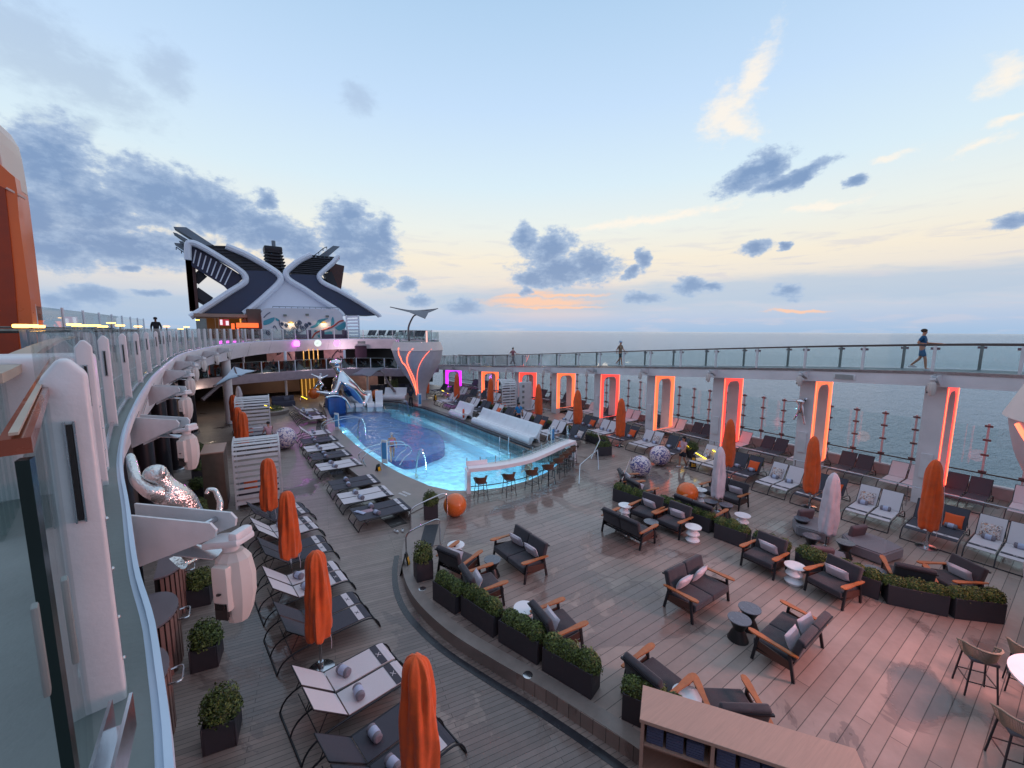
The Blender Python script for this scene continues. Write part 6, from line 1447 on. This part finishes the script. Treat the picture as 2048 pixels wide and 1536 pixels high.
# ------------------------------------------------------------------ skinned figures
def skin(name, pts, edges, m, parent=None, sub=2, root=0):
    me = bpy.data.meshes.new(name+'_cage'); me.from_pydata([p[0] for p in pts], edges, []); o = bpy.data.objects.new(name+'_cage', me); col.objects.link(o)
    md = o.modifiers.new('skin', 'SKIN'); md.use_smooth_shade = True
    for i, p in enumerate(pts):
        r = p[1]; r = r if isinstance(r, tuple) else (r, r); me.skin_vertices[0].data[i].radius = r
    me.skin_vertices[0].data[root].use_root = True
    s = o.modifiers.new('sub', 'SUBSURF'); s.levels = sub; s.render_levels = sub
    dg = bpy.context.evaluated_depsgraph_get(); dg.update(); nm = bpy.data.meshes.new_from_object(o.evaluated_get(dg)); nm.name = name
    bpy.data.objects.remove(o); bpy.data.meshes.remove(me)
    nm.materials.clear(); nm.materials.append(m)
    for p in nm.polygons: p.use_smooth = True
    q = bpy.data.objects.new(name, nm); col.objects.link(q)
    if parent: q.parent = parent
    return q
def person(loc, rz, h, lab, skinm=SKIN, shirt=None, pants=None, hair=HAIR, stride=.25, armsw=.25, elbow=.15, shorts=False, sleeves='short', hat=None, skirt=False, swim=None, lean=0., reach=None, legs=True, sit=False, longhair=False, bag=None):
    """facing local +Y; one continuous body, clothes and hair as parts"""
    s = h/1.75; V = lambda x, y, z: (x*s, (y+lean*max(0, z-.9))*s, z*s)
    pts = []; ed = []
    def A(p, r, par=None):
        pts.append((p, tuple(k*s for k in r) if isinstance(r, tuple) else r*s)); 
        if par is not None: ed.append((par, len(pts)-1))
        return len(pts)-1
    pel = A(V(0,0,.95), (.15,.10)); wa = A(V(0,.0,1.10), (.125,.095), pel); ch = A(V(0,.0,1.30), (.155,.105), wa); nb = A(V(0,-.01,1.45), (.075,.065), ch); nk = A(V(0,.0,1.52), .05, nb)
    hd = A(V(0,.015,1.61), (.072,.085), nk); ht_ = A(V(0,.01,1.70), (.066,.08), hd)
    A(V(0,.095,1.615), .014, hd)
    joints = {}
    for sd, sg in ((-1, 1), (1, -1)):
        sh_ = A(V(sd*.17,0,1.42), .055, ch)
        if reach and sd == 1: el_, wr = V(sd*.24,.20,1.22), V(sd*.20,.42,1.20)
        else: el_, wr = V(sd*.25,-.02+sg*armsw*.4,1.16), V(sd*.25,.06+sg*armsw*.9+elbow*.3,.94+elbow*.3)
        e1 = A(el_, .04, sh_); w1 = A(wr, .027, e1)
        dv = (Vector(wr)-Vector(el_)).normalized(); hnd = Vector(wr)+dv*.07*s; pm = A(tuple(hnd), (.034,.018), w1)
        for k in range(4):
            f0 = hnd+Vector((0,(k-1.5)*.018*s,0))+dv*.03*s; a = A(tuple(f0), .009, pm); A(tuple(f0+dv*(.055-.008*abs(k-1.3))*s+Vector((-sd*.012*s,0,0))), .008, a)
        a = A(tuple(hnd+Vector((0,.035*s,0))), .010, pm); A(tuple(hnd+Vector((0,.05*s,0))+dv*.03*s), .009, a)
        joints[('arm', sd)] = (V(sd*.17,0,1.42), el_, wr)
        if legs:
            hp = V(sd*.09,0,.90)
            if sit: kn, an = V(sd*.11,.42,.88), V(sd*.11,.45,.45)
            else:
                f = -sg*stride; kn = V(sd*.09, f*.5+.05, .50+abs(f)*.02); an = V(sd*.09, f-(.12 if f < 0 else 0), .09+(.10 if f < -.15 else 0))
            h1 = A(hp, .085, pel); k1 = A(kn, .058, h1); a1 = A(an, .038, k1); A(tuple(Vector(an)+Vector((0,.15*s,-.045*s))), (.04,.028), a1)
            joints[('leg', sd)] = (hp, kn, an)
    t = thing('person', lab, 'person', loc, rz)
    skin('body', pts, ed, skinm, t)
    def cloth(name, P_, E_, m): skin(name, P_, E_, m, t)
    if shirt:
        P_ = [(V(0,0,.93),(.165*s,.115*s)),(V(0,0,1.12),(.145*s,.115*s)),(V(0,0,1.31),(.172*s,.122*s)),(V(0,0,1.44),(.09*s,.08*s))]; E_ = [(0,1),(1,2),(2,3)]
        for sd in (-1, 1):
            a, b, c = joints[('arm', sd)]; P_.append((a, .07*s)); E_.append((2, len(P_)-1)); P_.append((tuple(Vector(a).lerp(Vector(b), .75)), .056*s)); E_.append((len(P_)-2, len(P_)-1))
            if sleeves == 'long': P_.append((b, .05*s)); E_.append((len(P_)-2, len(P_)-1)); P_.append((c, .036*s)); E_.append((len(P_)-2, len(P_)-1))
        cloth('shirt', P_, E_, shirt)
    if pants and legs:
        P_ = [(V(0,0,1.0),(.158*s,.112*s)),(V(0,0,.93),(.165*s,.12*s))]; E_ = [(0,1)]
        for sd in (-1, 1):
            a, b, c = [Vector(q_) for q_ in joints[('leg', sd)]]
            P_.append((tuple(a), .10*s)); E_.append((1, len(P_)-1))
            if skirt: P_.append((tuple(a.lerp(b, .8)), .115*s)); E_.append((len(P_)-2, len(P_)-1))
            elif shorts: P_.append((tuple(a.lerp(b, .85)), .09*s)); E_.append((len(P_)-2, len(P_)-1))
            else: P_.append((tuple(b), .072*s)); E_.append((len(P_)-2, len(P_)-1)); P_.append((tuple(b.lerp(c, .92)), .056*s)); E_.append((len(P_)-2, len(P_)-1))
        cloth('trousers' if not (shorts or skirt) else ('skirt' if skirt else 'shorts'), P_, E_, pants)
        for sd in (-1, 1):
            c = Vector(joints[('leg', sd)][2]); MB().rbox(tuple(c+Vector((0,.06*s,-.05*s))), (.095*s,.27*s,.085*s), .03*s, 2).build('shoe', WHITE if shorts or skirt else BLACK, t)
    if swim:
        cloth('swimsuit_top', [(V(0,0,1.10),(.135*s,.105*s)),(V(0,0,1.30),(.163*s,.115*s)),(V(0,0,1.38),(.12*s,.095*s))], [(0,1),(1,2)], swim[0])
        cloth('swimsuit_skirt', [(V(0,0,.84),(.19*s,.13*s)),(V(0,0,.97),(.165*s,.115*s)),(V(0,0,1.12),(.136*s,.107*s))], [(0,1),(1,2)], swim[1])
    if hat: 
        MB().ball(V(0,.0,1.70), .105*s, 16, 1,1.1,.75).build('cap', hat, t)
        if hat is not SWCAP: MB().rbox(V(0,.13,1.68), (.15*s,.12*s,.015*s), .005).build('cap_brim', hat, t)
    elif hair: 
        MB().ball(V(0,-.012,1.695), .10*s, 16, .98,1.12,.85).build('hair', hair, t)
        if longhair: MB().ball(V(0,-.07,1.58), .08*s, 12, 1.1,.7,1.5).build('hair_bun', hair, t)
    for sd in (-1, 1): MB().ball(V(sd*.03,.088,1.635), .010*s, 8).build('eye', BLACK, t)
    MB().rbox(V(0,.088,1.575), (.045*s,.012*s,.010*s), .004).build('mouth', mat('lips', (150,80,76), .5), t)
    for sd in (-1, 1): MB().ball(V(sd*.078,.0,1.62), .022*s, 8, .5,.8,1.2).build('ear', skinm, t)
    if bag: MB().rbox(V(.28,.05,.9), (.08*s,.3*s,.3*s), .03).build('bag', bag, t)
    return t
SWCAP = mat('swim_cap', (190,180,186), .5); C_ = lambda n, c: mat(n, c, .85, var=.1, vs=8)
PINKS = C_('pink_staff_shirt', (204,160,170)); BLK = C_('black_trousers', (24,24,30)); WSH = C_('white_staff_shirt', (200,196,206)); DKB = C_('dark_staff_uniform', (30,32,44))
person((1.95,28.2,0), R(10), 1.72, 'person in pink shirt and black trousers pushing the print ball past the loungers', shirt=PINKS, pants=BLK, stride=.2, reach=True)
person((18.95,11.85,ZT), R(75), 1.62, 'person in pink shirt and dark skirt walking beside the print balls', shirt=PINKS, pants=DKB, skirt=True, longhair=True, stride=.12)
person((16.85,23.3,.40), R(-20), 1.78, 'person in a bright blue shirt among the pool facing loungers', shirt=C_('blue_shirt', (34,128,184)), pants=C_('navy_shorts', (36,36,56)), shorts=True, stride=.15, bag=BLACK)
person((7.75,23.3,-.42), R(165), 1.68, 'person in pink swimsuit and cap wading on the pool shelf', swim=(C_('pink_swim_top', (232,110,170)), C_('purple_swim_skirt', (84,34,90))), hair=None, hat=SWCAP, stride=.22, armsw=.3)
person((12.75,16.7,-1.08), R(20), 1.80, 'shirtless person with dark hair leaning at the pool bar in the water', stride=.1, armsw=.1)
person((13.55,35.2,ZT), R(150), 1.78, 'lifeguard person in dark clothes holding a rail at the far pool edge', skinm=SKIN2, shirt=DKB, pants=BLK, stride=.08, reach=True)
person((7.35,39.6,ZT), R(-60), 1.76, 'staff person in white shirt beside the chrome sculpture', skinm=SKIN2, shirt=WSH, pants=BLK, stride=.1)
person((18.2,31.0,ZT), R(60), 1.72, 'staff person in white shirt and cap, closer to the pool of the two', shirt=WSH, pants=BLK, hat=WHITE, stride=.1)
person((18.9,30.7,ZT), R(90), 1.70, 'staff person in white shirt and cap, closer to the slatted cabana', shirt=WSH, pants=BLK, hat=WHITE, stride=.05)
person((23.4,33.4,3.78), R(180), 1.75, 'person in pinkish top jogging far along the track bridge', shirt=C_('dusty_pink_top', (150,90,100)), pants=C_('dark_tights', (40,34,44)), stride=.45, armsw=.5, elbow=.8)
person((23.4,20.0,4.72), R(190), 1.78, 'person in tan shirt and pale cap walking mid track', shirt=C_('tan_shirt', (140,116,96)), pants=C_('black_shorts', (28,28,34)), shorts=True, hat=C_('pale_cap', (170,190,214)), stride=.22)
person((23.4,4.35,5.69), R(180), 1.66, 'person in blue shirt and shorts walking on the track nearest the camera', shirt=C_('teal_blue_shirt', (24,82,122)), pants=C_('teal_blue_shorts', (30,96,136)), shorts=True, hair=mat('brown_hair', (60,42,30), .7), stride=.2, elbow=.7)
p = ray(313, 662); pp_ = Vector((0,0,HC))+p*(34/math.hypot(p.x,p.y)); person((pp_.x,pp_.y,ZG), R(180), 1.75, 'dark silhouetted person standing on the gallery behind the railing posts', skinm=SKIN2, shirt=BLK, pants=BLK, sleeves='long', hat=BLK)
# ------------------------------------------------------------------ chrome sculptures
def fig(name, pts, edges, loc, lab, m=CHROME, cat='sculpture', extra=None):
    t = thing(name, lab, cat, loc); skin('body', pts, edges, m, t, 2)
    return t
B = lambda x, y, z: (x, y, z)
# large seated figure leaning over the pool holding up a child
t = fig('chrome_sculpture', [(B(1.6,.2,.6),(1.0,.8)),(B(1.2,0,1.6),(.95,.75)),(B(.75,-.1,2.5),(.62,.55)),(B(.45,-.1,3.0),(.26,.26)),(B(.25,-.15,3.35),(.36,.34)),(B(.05,-.15,3.72),(.34,.36)),
   (B(.3,-.6,2.2),(.25,.25)),(B(-.2,-.8,1.1),(.2,.2)),(B(-1.2,-.7,1.3),(.14,.14)),(B(-1.7,-.6,1.45),(.1,.1)),
   (B(.2,.5,2.3),(.25,.25)),(B(-.1,.5,1.0),(.22,.22)),(B(.2,-.2,.3),(.3,.3)),(B(2.2,.4,.2),(.6,.5))],
   [(0,1),(1,2),(2,3),(3,4),(4,5),(2,6),(6,7),(7,8),(8,9),(2,10),(10,11),(7,12),(0,13)], (8.15,39.6,.4), 'huge polished chrome seated figure at the far end of the pool')
MB().ball((.12,-.15,3.82), .47, 20, 1.1,1.05,.7).build('hair', CHROME, t)
t2 = fig('chrome_child', [(B(0,0,0),(.17,.15)),(B(.05,0,.35),(.16,.14)),(B(.12,0,.62),(.08,.08)),(B(.17,0,.8),(.16,.16)),(B(.4,0,.45),(.07,.07)),(B(.75,0,.62),(.05,.05)),(B(-.3,0,.6),(.07,.07)),(B(-.65,0,.78),(.05,.05)),(B(.3,-.1,-.2),(.1,.1)),(B(.0,-.1,-.5),(.07,.07)),(B(.15,-.15,-.62),(.06,.06)),(B(-.25,.1,-.2),(.1,.1)),(B(-.45,.1,-.55),(.07,.07))],
   [(0,1),(1,2),(2,3),(1,4),(4,5),(1,6),(6,7),(0,8),(8,9),(9,10),(0,11),(11,12)], (6.75,39.0,2.6), 'small chrome child figure balanced on the forearm of the seated one')
# blue tiled block below the sculpture
t = thing('tiled_plinth', 'dark blue tiled block rising from the water below the chrome sculpture', 'plinth', (7.95,38.9,0)); MB().rbox((0,0,.55), (1.5,1.4,1.5), .15, 3).build('block', DARKT, t); MB().tube(smoothpath([(-.8,-.5,1.35),(0,-.6,1.4),(.7,-.7,1.1),(1.1,-.8,.3)],4), .09, 8).build('chrome_lip', CHROME, t)
# climbing monkey like figure hanging from the gallery edge
def P4(x, y, d): v_ = ray(x, y).normalized(); return Vector((0,0,HC))+v_*d
c0 = P4(345,985,4.7)
def Q(x, y, d, r): return (tuple(P4(x, y, d)-c0), r)
t = fig('climbing_chrome_figure', [Q(345,985,4.7,(.125,.12)),Q(378,1025,4.8,(.15,.14)),Q(395,1080,5.0,(.12,.11)),Q(322,962,4.62,(.08,.08)),Q(312,944,4.6,(.115,.11)),Q(287,947,4.55,(.055,.05)),
   Q(300,985,4.55,(.06,.06)),Q(272,962,4.6,(.045,.045)),Q(264,928,4.75,(.04,.04)),Q(260,908,4.85,(.03,.03)),Q(330,1030,4.9,(.06,.06)),Q(310,1035,5.0,(.05,.05)),Q(375,1120,5.2,(.1,.1)),Q(415,1100,5.3,(.05,.05)),Q(437,1040,5.5,(.035,.035)),Q(441,1005,5.5,(.032,.032)),Q(430,980,5.5,(.03,.03)),Q(416,979,5.5,(.028,.028)),Q(413,990,5.5,(.022,.022))],
   [(0,1),(1,2),(0,3),(3,4),(4,5),(0,6),(6,7),(7,8),(8,9),(1,10),(10,11),(2,12),(2,13),(13,14),(14,15),(15,16),(16,17),(17,18)], c0, 'chased chrome climbing figure with curled tail hanging from the gallery edge', CHROMEF)
e_ = P4(326,944,4.5)-c0; MB().ball(tuple(e_), .045, 12, .5,1,1.2).build('ear', CHROMEF, t)
x0 = 22.85; t = fig('small_climbing_figure', [(B(0,0,0),(.13,.12)),(B(0,.05,.3),(.12,.1)),(B(.0,.1,.5),(.11,.1)),(B(.0,.3,.35),(.05,.05)),(B(-.05,.65,.3),(.04,.04)),(B(.05,-.2,.55),(.04,.04)),(B(0,.15,-.3),(.05,.05)),(B(0,.3,-.6),(.04,.04)),(B(0,-.1,-.35),(.05,.05)),(B(0,-.2,-.75),(.04,.04))],
   [(0,1),(1,2),(1,3),(3,4),(1,5),(0,6),(6,7),(0,8),(8,9)], (x0-.16,8.15,3.55), 'small chrome figure climbing the second glowing frame pillar', CHROME)
# ------------------------------------------------------------------ bins, loungers and details under and on the gallery
for i, Y in enumerate((9.0,11.0,13.2)):
    t = thing('slatted_towel_bin', f'half round slatted bin with grey top at the gallery wall, {ORD[i]} from the near end', 'bin', (-1.62,Y,0), 0, 'slatted bins at the gallery wall')
    hp_ = [(0,-.75)]+[(.46*math.cos(R(a)), .75*math.sin(R(a))) for a in range(-90,91,15)]+[(0,.75)]
    MB().prism(hp_[1:-1]+[(-.1,.75),(-.1,-.75)], 1.22, 1.26).build('top', mat('bin_top', (124,112,118), .5), t, smooth=False)
    m = MB().prism([(a*.9,b*.9) for a, b in hp_[1:-1]]+[(-.1,.7),(-.1,-.7)], 0, 1.215); m.build('core', BLACK, t, smooth=False)
    for a in range(-84,85,12): MB().box((.45*math.cos(R(a)), .73*math.sin(R(a)), .6), (.03,.07,1.2), rz=R(a)).build('slat', mat('pinkish_slat', (140,106,98), .6), t, smooth=False)
    MB().tube(smoothpath([(.45,.2,1.0),(.62,.2,1.0),(.64,.0,1.0),(.62,-.2,1.0),(.45,-.2,1.0)],4), .02, 6).build('handle', STEEL, t)
for i, (x, y) in enumerate(((-2.0,7.6),(-2.6,9.4),(-2.9,11.2),(-3.2,13.0),(-3.3,15.0))):
    (LW45 if i % 2 == 0 else LD45).place((x-.6,y+.3,ZG), R(75), f'lounger on the upper gallery behind the teak rails, {ORD[i]} from the near end', 'loungers on the upper gallery')
wbx = MB().rbox((0,0,.5), (.55,.5,1.0), .04, 3).build('white_locker_box', WHITE); wbx.location = (-1.05,4.1,ZG-.1); tag(wbx, 'white rounded box standing behind the teak handrail', 'box')
for i, (x, y) in enumerate(((14.8,54),(16,54),(17.2,53.6),(18.4,53),(19.4,52),(17.8,46.5),(16.8,43))):
    LD60.place((x,y,ZG), R(-60), f'dark lounger on the far gallery behind the glass, {ORD[i]} from the mural house', 'dark loungers on the far gallery')
for i, x in enumerate((7.0,11.0)):
    t = thing('gallery_sofa', f'dark plum sofa before the mural, {"under the first" if i == 0 else "under the second"} wall lamp', 'sofa', (x,52.2+i*.5,ZG)); MB().rbox((0,.2,.25), (2.6,.8,.5), .08).build('seat', mat('plum_upholstery', (84,56,84), .85), t); MB().rbox((-1.25,.2,.5), (.4,.8,1.0), .08).build('end_wing', MATS['plum_upholstery'], t); MB().rbox((1.25,.2,.5), (.4,.8,1.0), .08).build('end_wing', MATS['plum_upholstery'], t)
for i, (x, y) in enumerate(((2.3,44.5),(4.4,43.8),(13.8,44.8),(16.4,44.2))):
    t = thing('lower_hall_sofa', f'grey block sofa beneath the mezzanine, {ORD[i]} counting from the funnel leg', 'sofa', (x,y,.0 if i < 2 else .3)); MB().rbox((0,0,.25), (1.9,.8,.5), .08).build('seat', mat('slate_upholstery', (66,68,84), .85), t); MB().rbox((0,.42,.5), (1.9,.25,.9), .08).build('back', MATS['slate_upholstery'], t); MB().cushion(.5,.4,.14, Matrix.Translation((.3,.22,.68))).build('cushion', mat('slate_cushion', (96,100,116), .85), t)
t = thing('round_planter_bench', 'round stone bench with dark planting at the far end of the lower deck', 'planter bench', (3.1,40.6,0)); MB().lathe([(1.35,0),(1.4,.3),(1.35,.34),(1.0,.34),(.95,.2),(.01,.2)], n=28).build('stone_ring', STONE, t); o = bpy.data.objects.new('planting', shrubmesh(1.6,1.4,.5,4,3500).mesh('shrub', LEAF, smooth=False)); col.objects.link(o); o.parent = t; o.location = (0,0,.2)
t = thing('dark_hall_planter', 'dark round topiary in front of the pink stone wall', 'potted shrub', (14.4,42.4,.3)); o = bpy.data.objects.new('crown', shrubmesh(.9,.9,1.5,6,4200).mesh('shrub', LEAF, smooth=False)); col.objects.link(o); o.parent = t; o.location = (0,0,.3); MB().lathe([(.3,0),(.4,.35),(.36,.35)], n=16).build('pot', PLANT, t)
# depth marks painted on the pool rim
for i, (x, y, a) in enumerate(((5.95,16.6,-75),(5.35,25.5,-92))):
    m = MB()
    for k in range(6): m.box((k*.09,0,0), (.05,.12,.004)); m.box((k*.09+.02,-.2,0), (.05,.1,.004))
    o = m.build('depth_marking', WHITE, smooth=False); o.location = (x,y,.334); o.rotation_euler = (0,0,R(a)); tag(o, f'white depth lettering on the stone rim {"near the orange ball" if i == 0 else "by the purple reflections"}', 'marking')
l = bpy.data.lights.new('rim_purple', 'SPOT'); bpy.data.lights.remove(l)

for i, (x, y) in enumerate(((3.98,9.85),(4.62,6.0),(13.15,9.4),(16.0,13.2))):
    o = MB().lathe([(.01,.004),(.09,.004),(.10,0)], n=20).build('deck_drain_cover', STEEL); o.location = (x,y,.305 if i < 2 else .297); tag(o, f'round steel drain cover {["by the second kerb planter","by the fourth kerb planter","behind the planter row","near the print balls"][i]}', 'drain cover')
